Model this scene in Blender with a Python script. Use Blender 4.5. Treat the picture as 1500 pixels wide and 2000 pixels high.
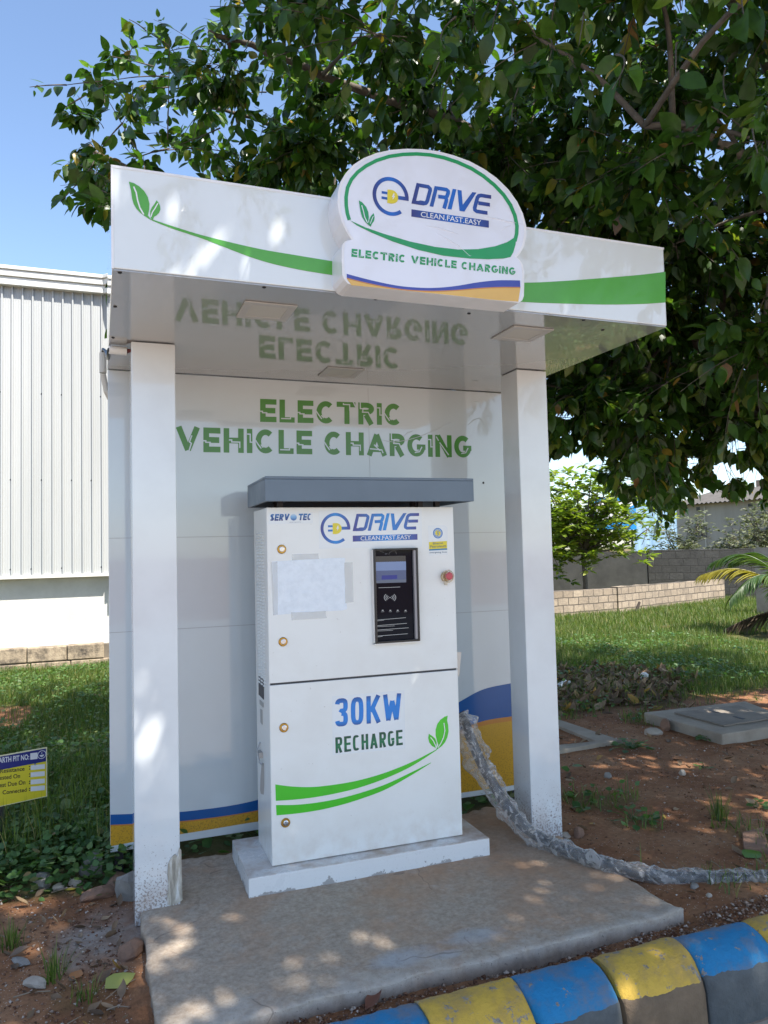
import bpy, bmesh, math, random
import numpy as np
from mathutils import Vector, Matrix
from mathutils.geometry import tessellate_polygon
for _o in list(bpy.data.objects): bpy.data.objects.remove(_o, do_unlink=True)
SC = bpy.context.scene
COL = SC.collection
rnd = random.Random(7)
R = math.radians
# ------------------------------------------------------------------ camera
FOC, YAW, PITCH, ROLL = 1470.23, .3632, .0526, -.0242      # focal length in px of a 1500 px wide frame
CAM = np.array([0.0, -3.3367, 1.45])
_cy, _sy, _cp, _sp, _cr, _sr = math.cos(YAW), math.sin(YAW), math.cos(PITCH), math.sin(PITCH), math.cos(ROLL), math.sin(ROLL)
CF = np.array([_sy*_cp, _cy*_cp, _sp]); _r0 = np.array([_cy, -_sy, 0.0]); _u0 = np.cross(_r0, CF)
CR = _cr*_r0 + _sr*_u0; CU = -_sr*_r0 + _cr*_u0
cam = bpy.data.cameras.new('camera'); camo = bpy.data.objects.new('camera', cam); COL.objects.link(camo)
cam.sensor_fit = 'VERTICAL'; cam.sensor_height = 36; cam.lens = 36*FOC/2000; cam.clip_end = 3000; cam.clip_start = .02
camo.matrix_world = Matrix(((CR[0], CU[0], -CF[0], CAM[0]), (CR[1], CU[1], -CF[1], CAM[1]), (CR[2], CU[2], -CF[2], CAM[2]), (0, 0, 0, 1)))
SC.camera = camo
# ------------------------------------------------------------------ light
SUN_EL, SUN_AZ = R(57), R(155)          # azimuth clockwise from +Y
wd = bpy.data.worlds.new('World'); SC.world = wd; wd.use_nodes = True
nt = wd.node_tree; bg = nt.nodes['Background']; sky = nt.nodes.new('ShaderNodeTexSky')
sky.sky_type = 'NISHITA'; sky.sun_disc = False; sky.sun_elevation = SUN_EL; sky.sun_rotation = SUN_AZ
sky.air_density = 1.0; sky.dust_density = 1.0; sky.ozone_density = 1.8; sky.altitude = 300
nt.links.new(sky.outputs[0], bg.inputs[0]); bg.inputs[1].default_value = .125
sl = bpy.data.lights.new('sun', 'SUN'); sl.energy = 4.4; sl.angle = R(.53); sl.color = (1, .94, .85)
so = bpy.data.objects.new('sun', sl); COL.objects.link(so)
SD = Vector((math.sin(SUN_AZ)*math.cos(SUN_EL), math.cos(SUN_AZ)*math.cos(SUN_EL), math.sin(SUN_EL)))
so.rotation_euler = SD.to_track_quat('Z', 'Y').to_euler(); so.location = (0, -6, 12)
vs = SC.view_settings; vs.view_transform = 'Standard'; vs.look = 'None'; vs.gamma = 1; vs.use_curve_mapping = False
vs.exposure = 1.28
SC.cycles.max_bounces = 8; SC.cycles.transparent_max_bounces = 8
# ------------------------------------------------------------------ projection helpers (pixel of the photo -> point on a real plane)
class Frame:
    def __init__(s, pivot=(0, 0, 0), rz=0.0):
        s.p = np.array(pivot, float); s.rz = rz; c, q = math.cos(rz), math.sin(rz)
        s.M = np.array([[c, -q, 0], [q, c, 0], [0, 0, 1]])
    def inv(s, P): return s.M.T @ (np.array(P)-s.p)
W0 = Frame()
def ray(u, v): return CF + CR*(u-750)/FOC - CU*(v-1000)/FOC
def onp(u, v, ax, val, fr=W0):
    c = fr.inv(CAM); d = fr.M.T @ ray(u, v)
    return c + d*((val-c[ax])/d[ax])
def atd(u, v, d): return CAM + ray(u, v)*d
def pix(P):
    D = np.asarray(P)-CAM; z = D@CF
    zz = np.where(np.abs(z) < 1e-6, 1e-6, z)
    return 750+FOC*(D@CR)/zz, 1000-FOC*(D@CU)/zz, z
def Z(u0, v0, s): return lambda pts: [(u0+x*s, v0+y*s) for x, y in pts]
# ------------------------------------------------------------------ noise
def vnoise(x, y, seed=0):
    x = np.asarray(x, float); y = np.asarray(y, float)
    xi = np.floor(x).astype(np.int64); yi = np.floor(y).astype(np.int64); fx = x-xi; fy = y-yi
    def h(a, b):
        n = (a*374761393 + b*668265263 + seed*144665) & 0x7fffffff
        n = ((n ^ (n >> 13))*1274126177) & 0x7fffffff
        return ((n ^ (n >> 16)) & 0xffff)/65535.0
    fx = fx*fx*(3-2*fx); fy = fy*fy*(3-2*fy)
    return (h(xi, yi)*(1-fx)+h(xi+1, yi)*fx)*(1-fy)+(h(xi, yi+1)*(1-fx)+h(xi+1, yi+1)*fx)*fy
def fbm(x, y, seed=0, o=4):
    s = 0; a = .5
    for k in range(o): s = s+a*vnoise(np.asarray(x)*2**k, np.asarray(y)*2**k, seed+k); a *= .5
    return s/(1-.5**o)
# ------------------------------------------------------------------ materials
def nmat(name):
    m = bpy.data.materials.new(name); m.use_nodes = True
    return m, m.node_tree, m.node_tree.nodes['Principled BSDF']
def sock(b, k, v):
    if k in b.inputs: b.inputs[k].default_value = v
def simple(name, col, rough=.5, metal=0, coat=0, spec=.5, ior=None, alpha=1):
    m, t, b = nmat(name)
    sock(b, 'Base Color', (*col, 1)); sock(b, 'Roughness', rough); sock(b, 'Metallic', metal); sock(b, 'Coat Weight', coat); sock(b, 'Specular IOR Level', spec)
    sock(b, 'Coat Roughness', .03)
    if ior: sock(b, 'IOR', ior)
    return m
def N(t, typ, **kw):
    n = t.nodes.new(typ)
    for k, v in kw.items():
        if k.startswith('i_'): n.inputs[k[2:].replace('_', ' ')].default_value = v
        else: setattr(n, k, v)
    return n
def ramp(t, fac, stops):
    r = t.nodes.new('ShaderNodeValToRGB'); e = r.color_ramp.elements
    while len(e) > 1: e.remove(e[-1])
    for i, (p, c) in enumerate(stops):
        el = e[0] if i == 0 else e.new(p)
        el.position = p; el.color = (*c, 1) if len(c) == 3 else c
    t.links.new(fac, r.inputs[0]); return r.outputs[0]
def noise(t, scale, detail=4, rough=.6, vec=None, dist=0):
    n = t.nodes.new('ShaderNodeTexNoise'); n.inputs['Scale'].default_value = scale; n.inputs['Detail'].default_value = detail
    n.inputs['Roughness'].default_value = rough; n.inputs['Distortion'].default_value = dist
    if vec is None: vec = geo(t)
    t.links.new(vec, n.inputs['Vector']); return n.outputs['Fac']
def geo(t):
    return t.nodes.new('ShaderNodeNewGeometry').outputs['Position']
def mixc(t, f, a, b, mode='MIX'):
    m = t.nodes.new('ShaderNodeMix'); m.data_type = 'RGBA'; m.blend_type = mode
    for s, v in ((m.inputs[0], f), (m.inputs[6], a), (m.inputs[7], b)):
        if hasattr(v, 'is_linked'): t.links.new(v, s)
        elif isinstance(v, (int, float)): s.default_value = v
        else: s.default_value = (*v, 1)
    return m.outputs[2]
def math_(t, op, a, b=None):
    m = t.nodes.new('ShaderNodeMath'); m.operation = op
    for i, v in enumerate((a, b)):
        if v is None: continue
        if hasattr(v, 'is_linked'): t.links.new(v, m.inputs[i])
        else: m.inputs[i].default_value = v
    return m.outputs[0]
def maprange(t, v, a, b, c=0, d=1):
    m = t.nodes.new('ShaderNodeMapRange'); t.links.new(v, m.inputs[0])
    for i, x in enumerate((a, b, c, d)): m.inputs[i+1].default_value = x
    return m.outputs[0]
def bump(t, b, h, strength=.3, dist=.01):
    n = t.nodes.new('ShaderNodeBump'); n.inputs['Strength'].default_value = strength; n.inputs['Distance'].default_value = dist
    t.links.new(h, n.inputs['Height']); t.links.new(n.outputs[0], b.inputs['Normal'])
def sepz(t):
    s = t.nodes.new('ShaderNodeSeparateXYZ'); t.links.new(geo(t), s.inputs[0]); return s.outputs
# composite panel: white, glossy; faint smudges and waviness
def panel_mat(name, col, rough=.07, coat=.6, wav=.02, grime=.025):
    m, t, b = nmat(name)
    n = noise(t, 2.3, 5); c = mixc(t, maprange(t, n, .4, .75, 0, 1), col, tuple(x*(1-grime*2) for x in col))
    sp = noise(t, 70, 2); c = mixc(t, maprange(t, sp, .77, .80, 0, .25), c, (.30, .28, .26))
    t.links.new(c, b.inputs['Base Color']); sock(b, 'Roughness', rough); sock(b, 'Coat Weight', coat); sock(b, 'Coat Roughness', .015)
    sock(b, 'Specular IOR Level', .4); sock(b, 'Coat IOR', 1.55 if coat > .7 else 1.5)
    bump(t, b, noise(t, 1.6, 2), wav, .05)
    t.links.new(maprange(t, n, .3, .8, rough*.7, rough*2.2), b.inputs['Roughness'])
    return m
M_PANEL = panel_mat('white_composite_panel', (.665, .71, .725), coat=.8)
M_BACK = panel_mat('shaded_back_panel', (.575, .63, .655), coat=.8)  # same panel as the fascia, shade under the canopy put into a darker colour
M_SOFFIT = panel_mat('shaded_soffit_panel', (.31, .32, .33), coat=1.0, wav=.012)  # shade of the underside put into a much darker panel colour
def post_mat():
    m, t, b = nmat('white_post_panel'); z = sepz(t)[2]
    n = noise(t, 3, 4); c = mixc(t, maprange(t, n, .4, .75), (.675, .715, .735), (.60, .63, .65))
    band = maprange(t, z, .75, .0, 0, 1); band = math_(t, 'POWER', band, 1.6)
    sp = noise(t, 95, 3, .7); th = math_(t, 'SUBTRACT', .80, math_(t, 'MULTIPLY', band, .30))
    f = math_(t, 'MULTIPLY', math_(t, 'GREATER_THAN', sp, th), math_(t, 'ADD', .35, math_(t, 'MULTIPLY', band, .4)))
    c = mixc(t, f, c, (.17, .13, .11))
    du = math_(t, 'MULTIPLY', maprange(t, z, .30, 0, 0, 1), maprange(t, noise(t, 9, 4), .35, .7, 0, .55)); c = mixc(t, du, c, (.36, .25, .19))
    t.links.new(c, b.inputs['Base Color']); sock(b, 'Coat Weight', .5); sock(b, 'Coat Roughness', .02); sock(b, 'Roughness', .12)
    bump(t, b, noise(t, 2, 2), .02, .05); return m
M_POST = post_mat()
def cabinet_mat():
    m, t, b = nmat('powder_coated_steel'); z = sepz(t)[2]
    n = noise(t, 4, 5); c = mixc(t, maprange(t, n, .42, .8), (.76, .775, .755), (.70, .70, .67))
    sp = noise(t, 60, 2); c = mixc(t, maprange(t, sp, .735, .76, 0, .4), c, (.32, .27, .23))
    du = math_(t, 'MULTIPLY', maprange(t, z, .26, .08, 0, 1), maprange(t, noise(t, 14, 4), .4, .75, 0, .5)); c = mixc(t, du, c, (.50, .40, .32))
    t.links.new(c, b.inputs['Base Color']); sock(b, 'Roughness', .33); sock(b, 'Coat Weight', .15)
    bump(t, b, noise(t, 350, 2), .06, .002); return m
M_CAB = cabinet_mat()
M_SEAM = simple('dark_seam', (.05, .05, .055), .7)
def print_mat(name, col, rough=.15):
    m, t, b = nmat(name); n = noise(t, 6, 4)
    c = mixc(t, maprange(t, n, .4, .75), col, tuple(x*.88 for x in col)); t.links.new(c, b.inputs['Base Color'])
    sock(b, 'Roughness', max(rough, .28)); sock(b, 'Coat Weight', .12); sock(b, 'Coat Roughness', .03); return m
M_GREEN = print_mat('leaf_green_vinyl', (.085, .36, .045)); M_GREEN2 = print_mat('emerald_vinyl', (.015, .30, .095)); M_GREENT = print_mat('dark_green_vinyl', (.06, .235, .028))
M_GREENC = print_mat('bright_green_vinyl', (.06, .53, .025), .25)
M_BLUE = print_mat('royal_blue_vinyl', (.002, .085, .30)); M_ORANGE = print_mat('orange_vinyl', (.50, .20, .035)); M_VIOLET = print_mat('violet_blue_vinyl', (.04, .062, .36))
M_PALEGOLD = print_mat('pale_gold_vinyl', (.68, .42, .10))
def gold_mat():
    m, t, b = nmat('golden_yellow_vinyl'); z = sepz(t)[2]
    f = math_(t, 'MULTIPLY', maprange(t, z, .5, .05, .1, .8), math_(t, 'GREATER_THAN', noise(t, 110, 3, .7), .56))
    c = mixc(t, f, (.52, .29, .022), (.22, .12, .025)); t.links.new(c, b.inputs['Base Color']); sock(b, 'Roughness', .3); sock(b, 'Coat Weight', .1); return m
M_GOLD = gold_mat()
M_WHITEV = print_mat('white_vinyl', (.76, .77, .80)); M_YEL = print_mat('lemon_vinyl', (.72, .60, .03))
def grad_mat(name, axis, stops):
    m, t, b = nmat(name); tc = t.nodes.new('ShaderNodeTexCoord'); s = t.nodes.new('ShaderNodeSeparateXYZ')
    t.links.new(tc.outputs['Generated'], s.inputs[0]); t.links.new(ramp(t, s.outputs[axis], stops), b.inputs['Base Color'])
    sock(b, 'Roughness', .25); return m
M_DRIVE = grad_mat('blue_ink_blend', 0, [(0, (.035, .035, .17)), (.5, (.012, .13, .52)), (1, (.035, .04, .19))])
M_DRIVEC = grad_mat('bright_blue_ink_blend', 0, [(0, (.05, .045, .24)), (.5, (.012, .24, .66)), (1, (.055, .05, .26))])
M_KW = grad_mat('kilowatt_blue_blend', 2, [(0, (.01, .06, .24)), (.18, (.005, .2, .62)), (.75, (.005, .2, .62)), (1, (.01, .06, .24))])
M_RCH = grad_mat('recharge_green_blend', 2, [(0, (.006, .05, .045)), (.4, (.006, .17, .075)), (1, (.006, .06, .04))])
M_INK = simple('black_ink', (.012, .012, .014), .4); M_NAVY = simple('navy_ink', (.01, .014, .12), .35)
M_BRASS = simple('brass', (.45, .26, .06), .35, 1); M_CHROME = simple('chrome', (.55, .57, .6), .18, 1)
M_STEEL = simple('galvanised_steel', (.42, .42, .42), .4, .7); M_DARKMETAL = simple('dark_steel', (.03, .03, .035), .45, .3)
M_SLATE = panel_mat('slate_grey_paint', (.13, .175, .225), .35, .1, .0, .05)
M_PLASTIC = simple('white_plastic', (.72, .71, .68), .35); M_PVC = simple('beige_pvc', (.5, .48, .42), .45)
M_BLACKP = simple('black_plastic', (.012, .013, .016), .3); M_RED = simple('faded_red_plastic', (.50, .07, .09), .35)
# ------------------------------------------------------------------ mesh building
ORG = {}
def tag(o, label=None, cat=None, group=None, kind=None):
    if label: o['label'] = label
    if cat: o['category'] = cat
    if group: o['group'] = group
    if kind: o['kind'] = kind
    return o
def thing(name, loc, label, cat, group=None, fr=None):
    o = bpy.data.objects.new(name, None); COL.objects.link(o); o.empty_display_size = .1
    o.location = loc; ORG[o] = np.array(loc, float)
    if fr is not None:                                   # parts are given in the frame's own coordinates
        o.location = fr.p; o.rotation_euler = (0, 0, fr.rz); ORG[o] = np.zeros(3)
    return tag(o, label, cat, group)
class MB:
    def __init__(s): s.v = []; s.f = []; s.m = []; s.z = 0
    def add(s, vs, fs, mi=0):
        b = len(s.v); s.v += [tuple(map(float, p)) for p in vs]
        for f in fs: s.f.append(tuple(b+i for i in f)); s.m.append(mi)
        return s
    def box(s, x0, x1, y0, y1, z0, z1, mi=0):
        return s.add([(x0, y0, z0), (x1, y0, z0), (x1, y1, z0), (x0, y1, z0), (x0, y0, z1), (x1, y0, z1), (x1, y1, z1), (x0, y1, z1)],
                     [(0, 3, 2, 1), (4, 5, 6, 7), (0, 1, 5, 4), (1, 2, 6, 5), (2, 3, 7, 6), (3, 0, 4, 7)], mi)
    def obox(s, c, ax, ay, az, mi=0):            # oriented box from a centre and three half-axis vectors
        c, ax, ay, az = map(np.array, (c, ax, ay, az)); P = [c+i*ax+j*ay+k*az for k in (-1, 1) for i, j in ((-1, -1), (1, -1), (1, 1), (-1, 1))]
        return s.add(P, [(0, 3, 2, 1), (4, 5, 6, 7), (0, 1, 5, 4), (1, 2, 6, 5), (2, 3, 7, 6), (3, 0, 4, 7)], mi)
    def tube(s, pts, rad, n=8, mi=0, cap=True):
        pts = [np.array(p, float) for p in pts]; k = len(pts)
        if not hasattr(rad, '__len__'): rad = [rad]*k
        up = np.array([.13, .21, .97]); rings = []
        for i in range(k):
            d = pts[min(i+1, k-1)]-pts[max(i-1, 0)]; d = d/(np.linalg.norm(d)+1e-9)
            if abs(d@up) > .95: up = np.array([.9, .3, .1])
            a = np.cross(d, up); a /= np.linalg.norm(a); b = np.cross(a, d)
            rings.append([pts[i]+rad[i]*(math.cos(2*math.pi*j/n)*a+math.sin(2*math.pi*j/n)*b) for j in range(n)])
        V = [p for r in rings for p in r]; F = []
        for i in range(k-1):
            for j in range(n): F.append((i*n+j, i*n+(j+1) % n, (i+1)*n+(j+1) % n, (i+1)*n+j))
        if cap: F.append(tuple(range(n))[::-1]); F.append(tuple((k-1)*n+j for j in range(n)))
        return s.add(V, F, mi)
    def lathe(s, c, axis, prof, n=20, mi=0):     # prof: (distance along axis, radius)
        c = np.array(c, float); d = np.array(axis, float); d /= np.linalg.norm(d); t = np.array([0, 0, 1.]) if abs(d[2]) < .9 else np.array([1., 0, 0])
        a = np.cross(d, t); a /= np.linalg.norm(a); b = np.cross(a, d); V = []; F = []
        for h, r in prof: V += [c+d*h+r*(math.cos(2*math.pi*j/n)*a+math.sin(2*math.pi*j/n)*b) for j in range(n)]
        for i in range(len(prof)-1):
            for j in range(n): F.append((i*n+j, i*n+(j+1) % n, (i+1)*n+(j+1) % n, (i+1)*n+j))
        F.append(tuple((len(prof)-1)*n+j for j in range(n))); F.append(tuple(range(n))[::-1])
        return s.add(V, F, mi)
    def poly(s, pts3, mi=0):
        P = [Vector(map(float, p)) for p in pts3]; tr = tessellate_polygon([P]); return s.add(P, tr, mi)
    def prism(s, loop, vec, mi=0):               # loop of 3-D points pushed along vec, closed
        P = [np.array(p, float) for p in loop]; vec = np.array(vec, float); n = len(P)
        tr = tessellate_polygon([[Vector(p) for p in P]])
        F = list(tr)+[tuple(n+i for i in t_[::-1]) for t_ in tr]+[(i, (i+1) % n, n+(i+1) % n, n+i) for i in range(n)]
        return s.add(P+[p+vec for p in P], F, mi)
    def build(s, name, mats, parent=None, smooth=False, bevel=0, loc=None):
        o0 = ORG.get(parent, np.zeros(3)) if loc is None else np.array(loc, float)
        me = bpy.data.meshes.new(name); me.from_pydata([tuple(np.array(p)-o0) for p in s.v], [], s.f)
        mats = mats if isinstance(mats, (list, tuple)) else [mats]
        for m in mats: me.materials.append(m)
        me.polygons.foreach_set('material_index', s.m)
        if smooth: me.polygons.foreach_set('use_smooth', [True]*len(s.f))
        bm = bmesh.new(); bm.from_mesh(me); bmesh.ops.recalc_face_normals(bm, faces=bm.faces); bm.to_mesh(me); bm.free(); me.update()
        o = bpy.data.objects.new(name, me); COL.objects.link(o)
        if parent is not None: o.parent = parent; ORG[o] = ORG[parent]
        else: o.location = o0; ORG[o] = o0
        if bevel:
            b = o.modifiers.new('bevel', 'BEVEL'); b.width = bevel; b.segments = 2; b.limit_method = 'ANGLE'; b.angle_limit = R(40)
        return o
def np_mesh(name, V, tf, n, mat, parent=None, loc=None, smooth=False):
    """n copies of a template with faces tf; V is (n*k,3)"""
    k = len(V)//n; o0 = ORG.get(parent, np.zeros(3)) if loc is None else np.array(loc, float)
    me = bpy.data.meshes.new(name); me.vertices.add(len(V)); me.vertices.foreach_set('co', (V-o0).astype(np.float32).ravel())
    lens = np.array([len(f) for f in tf]); flat = np.concatenate([np.array(f) for f in tf])
    L = (flat[None, :]+(np.arange(n)*k)[:, None]).ravel(); lt = np.tile(lens, n); ls = np.concatenate([[0], np.cumsum(lt)[:-1]])
    me.loops.add(len(L)); me.loops.foreach_set('vertex_index', L.astype(np.int32))
    me.polygons.add(len(lt)); me.polygons.foreach_set('loop_start', ls.astype(np.int32))
    try: me.polygons.foreach_set('loop_total', lt.astype(np.int32))
    except Exception: pass
    if smooth: me.polygons.foreach_set('use_smooth', np.ones(len(lt), bool))
    me.update(calc_edges=True); me.validate(); me.materials.append(mat)
    o = bpy.data.objects.new(name, me); COL.objects.link(o)
    if parent is not None: o.parent = parent; ORG[o] = ORG[parent]
    else: o.location = o0
    return o
def scatter(tv, X, Y, Zv, T):
    """template verts along per-instance axes X,Y,Z (n,3) at T"""
    tv = np.asarray(tv, float)
    V = tv[None, :, 0, None]*X[:, None, :]+tv[None, :, 1, None]*Y[:, None, :]+tv[None, :, 2, None]*Zv[:, None, :]+T[:, None, :]
    return V.reshape(-1, 3)
def nrm(a): return a/(np.linalg.norm(a, axis=-1, keepdims=True)+1e-9)
# ------------------------------------------------------------------ lettering
def arc(cx, cy, rx, ry, a0, a1, n=14, e=2.0):
    out = []
    for i in range(n+1):
        a = R(a0+(a1-a0)*i/n); c, s = math.cos(a), math.sin(a)
        out.append((cx+rx*math.copysign(abs(c)**(2/e), c), cy+ry*math.copysign(abs(s)**(2/e), s)))
    return out
def glyph(ch, w, s, e=2.0):
    h = s/2; W = w-h
    C = lambda a0, a1: arc(w/2, .5, w/2-h, .5-h, a0, a1, 24, e)
    g = {'E': [[(h, 0), (h, 1)], [(s, 1-h), (w, 1-h)], [(s, .5), (w*.93, .5)], [(s, h), (w, h)]],
         'F': [[(h, 0), (h, 1)], [(s, 1-h), (w, 1-h)], [(s, .5), (w*.9, .5)]],
         'L': [[(h, 0), (h, 1)], [(s, h), (w, h)]], 'C': [C(48, 312)], 'O': [C(90, 450)], '0': [C(90, 450)],
         'T': [[(w/2, 0), (w/2, 1-s)], [(-.07, 1-h), (w, 1-h)]], 'I': [[(h, 0), (h, 1)]],
         'R': [[(h, 0), (h, 1)], [(s, 1-h)]+arc(w*.5, .72, w*.5-h, .28-h, 90, -90, 10, e)+[(s, .44+h)], [(w*.48, .44), (w-h*1.1, 0)]],
         'V': [[(h, 1), (w/2, h*.6)], [(w-h, 1), (w/2, h*.6)]], 'H': [[(h, 0), (h, 1)], [(W, 0), (W, 1)], [(s, .5), (w-s, .5)]],
         'A': [[(h, 0), (w/2, 1-h*.6)], [(w-h, 0), (w/2, 1-h*.6)], [(w*.25, .28), (w*.75, .28)]],
         'G': [arc(w/2, .5, w/2-h, .5-h, 48, 350, 26, e), [(w*.52, .5-h*.6), (w, .5-h*.6)]],
         'N': [[(h, 0), (h, 1)], [(W, 0), (W, 1)], [(h*1.2, .97), (w-h*1.2, .03)]],
         'K': [[(h, 0), (h, 1)], [(s, .42), (w-h*.8, 1)], [(w*.42, .58), (w-h*.7, 0)]],
         'W': [[(h, 1), (w*.28, h*.5)], [(w*.28, h*.5), (w/2, .75)], [(w/2, .75), (w*.72, h*.5)], [(w*.72, h*.5), (w-h, 1)]],
         '3': [arc(w/2, .74, w/2-h, .26-h*.9, 170, -90, 16, e)+[(w*.42, .5+h*.0)], arc(w/2, .27, w/2-h, .27-h, 90, -170, 16, e)],
         'S': [arc(w/2, .74, w/2-h, .26-h, 20, 270, 14, e)+arc(w/2, .26, w/2-h, .26-h, 90, -160, 14, e)],
         'D': [[(h, 0), (h, 1)], [(s, 1-h), (w*.55, 1-h)]+arc(w*.5, .5, w*.5-h, .5-h, 80, -80, 14, e)+[(w*.5, h), (s, h)]]}
    return g[ch]
def offset_strip(pl, s):
    P = [np.array(p, float) for p in pl]; n = len(P); L = []; Rr = []
    closed = n > 2 and np.linalg.norm(P[0]-P[-1]) < 1e-6
    for i in range(n):
        a = P[i-1] if i > 0 else (P[-2] if closed else None); b = P[i+1] if i < n-1 else (P[1] if closed else None)
        d1 = None if a is None else (P[i]-a)/(np.linalg.norm(P[i]-a)+1e-9); d2 = None if b is None else (b-P[i])/(np.linalg.norm(b-P[i])+1e-9)
        if d1 is None: d1 = d2
        if d2 is None: d2 = d1
        n1 = np.array([-d1[1], d1[0]]); n2 = np.array([-d2[1], d2[0]]); m = n1+n2; m /= (np.linalg.norm(m)+1e-9)
        k = min(1/max(m@n1, .3), 1.6)*s/2
        L.append(P[i]+m*k); Rr.append(P[i]-m*k)
    return L, Rr
class Plate:
    """2-D drawing surface lying on a plane: o + x*ax + y*ay, pushed out along nrm"""
    def __init__(s, o, ax, ay, out): s.o, s.ax, s.ay, s.out = map(lambda q: np.array(q, float), (o, ax, ay, out))
    def p(s, x, y, d=0): return s.o+s.ax*x+s.ay*y+s.out*d
def stroke(mb, plate, pl, s, d, mi=0):
    L, Rr = offset_strip(pl, s); n = len(L); V = [plate.p(*q, d) for q in L]+[plate.p(*q, d) for q in Rr]
    mb.add(V, [(i, i+1, n+i+1, n+i) for i in range(n-1)], mi)
def letters(mb, plate, text, widths, s, gap, d, e=2.0, skew=0, mi=0, space=.35, cuts=None, cmi=1, cw=.05):
    """draws text with height 1 (plate units); returns the advance"""
    x = 0; k = 0
    for ch in text:
        if ch == ' ': x += space; continue
        w = widths.get(ch, widths['*'])
        for pl in glyph(ch, w, s, e):
            k += 1; stroke(mb, plate, [(x+a+skew*b, b) for a, b in pl], s, d+.00012*(k % 6), mi)
        if cuts and ch in cuts:
            for j, pl in enumerate(cuts[ch]): stroke(mb, plate, [(x+a*w, b) for a, b in pl], cw, d+.0010+.0001*j, cmi)
        x += w+gap
    return x-gap
def text_width(text, widths, gap, space=.35):
    return sum(space if c == ' ' else widths.get(c, widths['*'])+gap for c in text)-gap
def font_text(mb, body, plate, w, h, d, mi=0, bold=0.0):
    """built-in font laid into a w x h box on the plate"""
    cu = bpy.data.curves.new('txt', 'FONT'); cu.body = body; cu.size = 1; cu.offset = bold; cu.resolution_u = 3
    o = bpy.data.objects.new('txt', cu); COL.objects.link(o)
    dg = bpy.context.evaluated_depsgraph_get(); me = bpy.data.meshes.new_from_object(o.evaluated_get(dg))
    V = np.array([v.co[:2] for v in me.vertices]); F = [tuple(p.vertices) for p in me.polygons]
    bpy.data.objects.remove(o, do_unlink=True); bpy.data.curves.remove(cu); bpy.data.meshes.remove(me)
    lo = V.min(0); hi = V.max(0); V = (V-lo)/(hi-lo)
    mb.add([plate.p(x*w, y*h, d) for x, y in V], F, mi)
# ================================================================== CHARGING KIOSK
XL0, XL1, XR0, XR1, YPB, H = .1337, .3149, 2.0183, 2.1952, .1682, 2.3752
YB, XB0, XB1, ZB0 = .5469, .046, 2.335, .0569
XC0, XC1, YC0, HC = .0436, 2.267, -.8164, 2.7198
kiosk = thing('charging_kiosk', (1.15, .1, 0), 'white panelled charging kiosk with flat canopy, two posts and green lettering', 'kiosk')
OUT = np.array([0, -1.0, 0])
def deco(mb, pts, ax, val, d, mi=0, fr=W0, out=OUT): mb.poly([onp(u, v, ax, val, fr)+out*d for u, v in pts], mi)
def plate_px(bl, br, tl, wunits, ax, val, fr=W0, out=OUT):
    a, b, c = (onp(*q, ax, val, fr) for q in (bl, br, tl)); return Plate(a, (b-a)/wunits, c-a, out)
for x0, x1 in ((XL0, XL1), (XR0, XR1)):
    post = MB().box(x0, x1, 0, YPB, -.03 if x0 > 1 else -.06, H-.003).build('post', M_POST, kiosk, bevel=.004)
    if x0 < 1:
        def peel_mat():
            m, t, b = nmat('peeled_cement_smear'); n = noise(t, 60, 5, .7)
            sc_ = t.nodes.new('ShaderNodeMapping'); sc_.inputs['Scale'].default_value = (60, 60, 7); t.links.new(geo(t), sc_.inputs[0])
            n2 = noise(t, 1, 5, .7, sc_.outputs[0])
            t.links.new(ramp(t, n2, [(.3, (.18, .16, .13)), (.5, (.42, .39, .33)), (.62, (.6, .6, .58))]), b.inputs['Base Color']); sock(b, 'Roughness', .85); bump(t, b, n2, .6, .01); return m
        mb = MB(); L = [(328, 1688), (333, 1676), (341, 1668), (346, 1672), (350, 1655), (354, 1660), (356, 1757), (346, 1764), (330, 1768), (325, 1758), (329, 1730), (327, 1708)]
        mb.prism([onp(u, v, 1, 0)+OUT*.0005 for u, v in L], OUT*.004); mb.build('peeled_patch', peel_mat(), post)
# back panel with joints, wave graphic and lettering
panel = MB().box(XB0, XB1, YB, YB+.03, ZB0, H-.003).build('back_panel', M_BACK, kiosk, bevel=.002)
mb = MB()
for v0, v1 in ((1050, 1049), (1231, 1222)):
    z0 = onp(300, v0, 1, YB)[2]; mb.box(XB0, XB1, YB-.0006, YB+.001, z0-.0012, z0+.0012)
xs = onp(722, 900, 1, YB)[0]; mb.box(xs-.0008, xs+.0008, YB-.0006, YB+.001, onp(722, 1040, 1, YB)[2], H-.02)
M_JOINT = simple('panel_joint', (.33, .34, .36), .4); mb.build('joint', M_JOINT, panel)
def band(mb, top, bot, ax, val, d, mi, n=46):
    """ribbon between two smoothed pixel polylines on a plane"""
    def cr(P, t):
        P = np.array(P, float); k = len(P)-1; s = t*k; i = min(int(s), k-1); f = s-i
        p0, p1, p2, p3 = P[max(i-1, 0)], P[i], P[i+1], P[min(i+2, k)]
        return .5*((2*p1)+(-p0+p2)*f+(2*p0-5*p1+4*p2-p3)*f*f+(-p0+3*p1-3*p2+p3)*f**3)
    A = [onp(*cr(top, i/n), ax, val)+OUT*d for i in range(n+1)]; B = [onp(*cr(bot, i/n), ax, val)+OUT*d for i in range(n+1)]
    mb.add(A+B, [(i, i+1, n+2+i, n+1+i) for i in range(n)], mi)
mb = MB()
e0 = pix((XB0+.002, YB, .3))[0]; xr = pix((XB1-.004, YB, .5))[0]
bt = [(e0, 1591), (300, 1588), (380, 1583), (500, 1563), (650, 1512), (780, 1440), (897, 1371), (945, 1346), (1000, 1334), (xr, 1328)]
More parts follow.
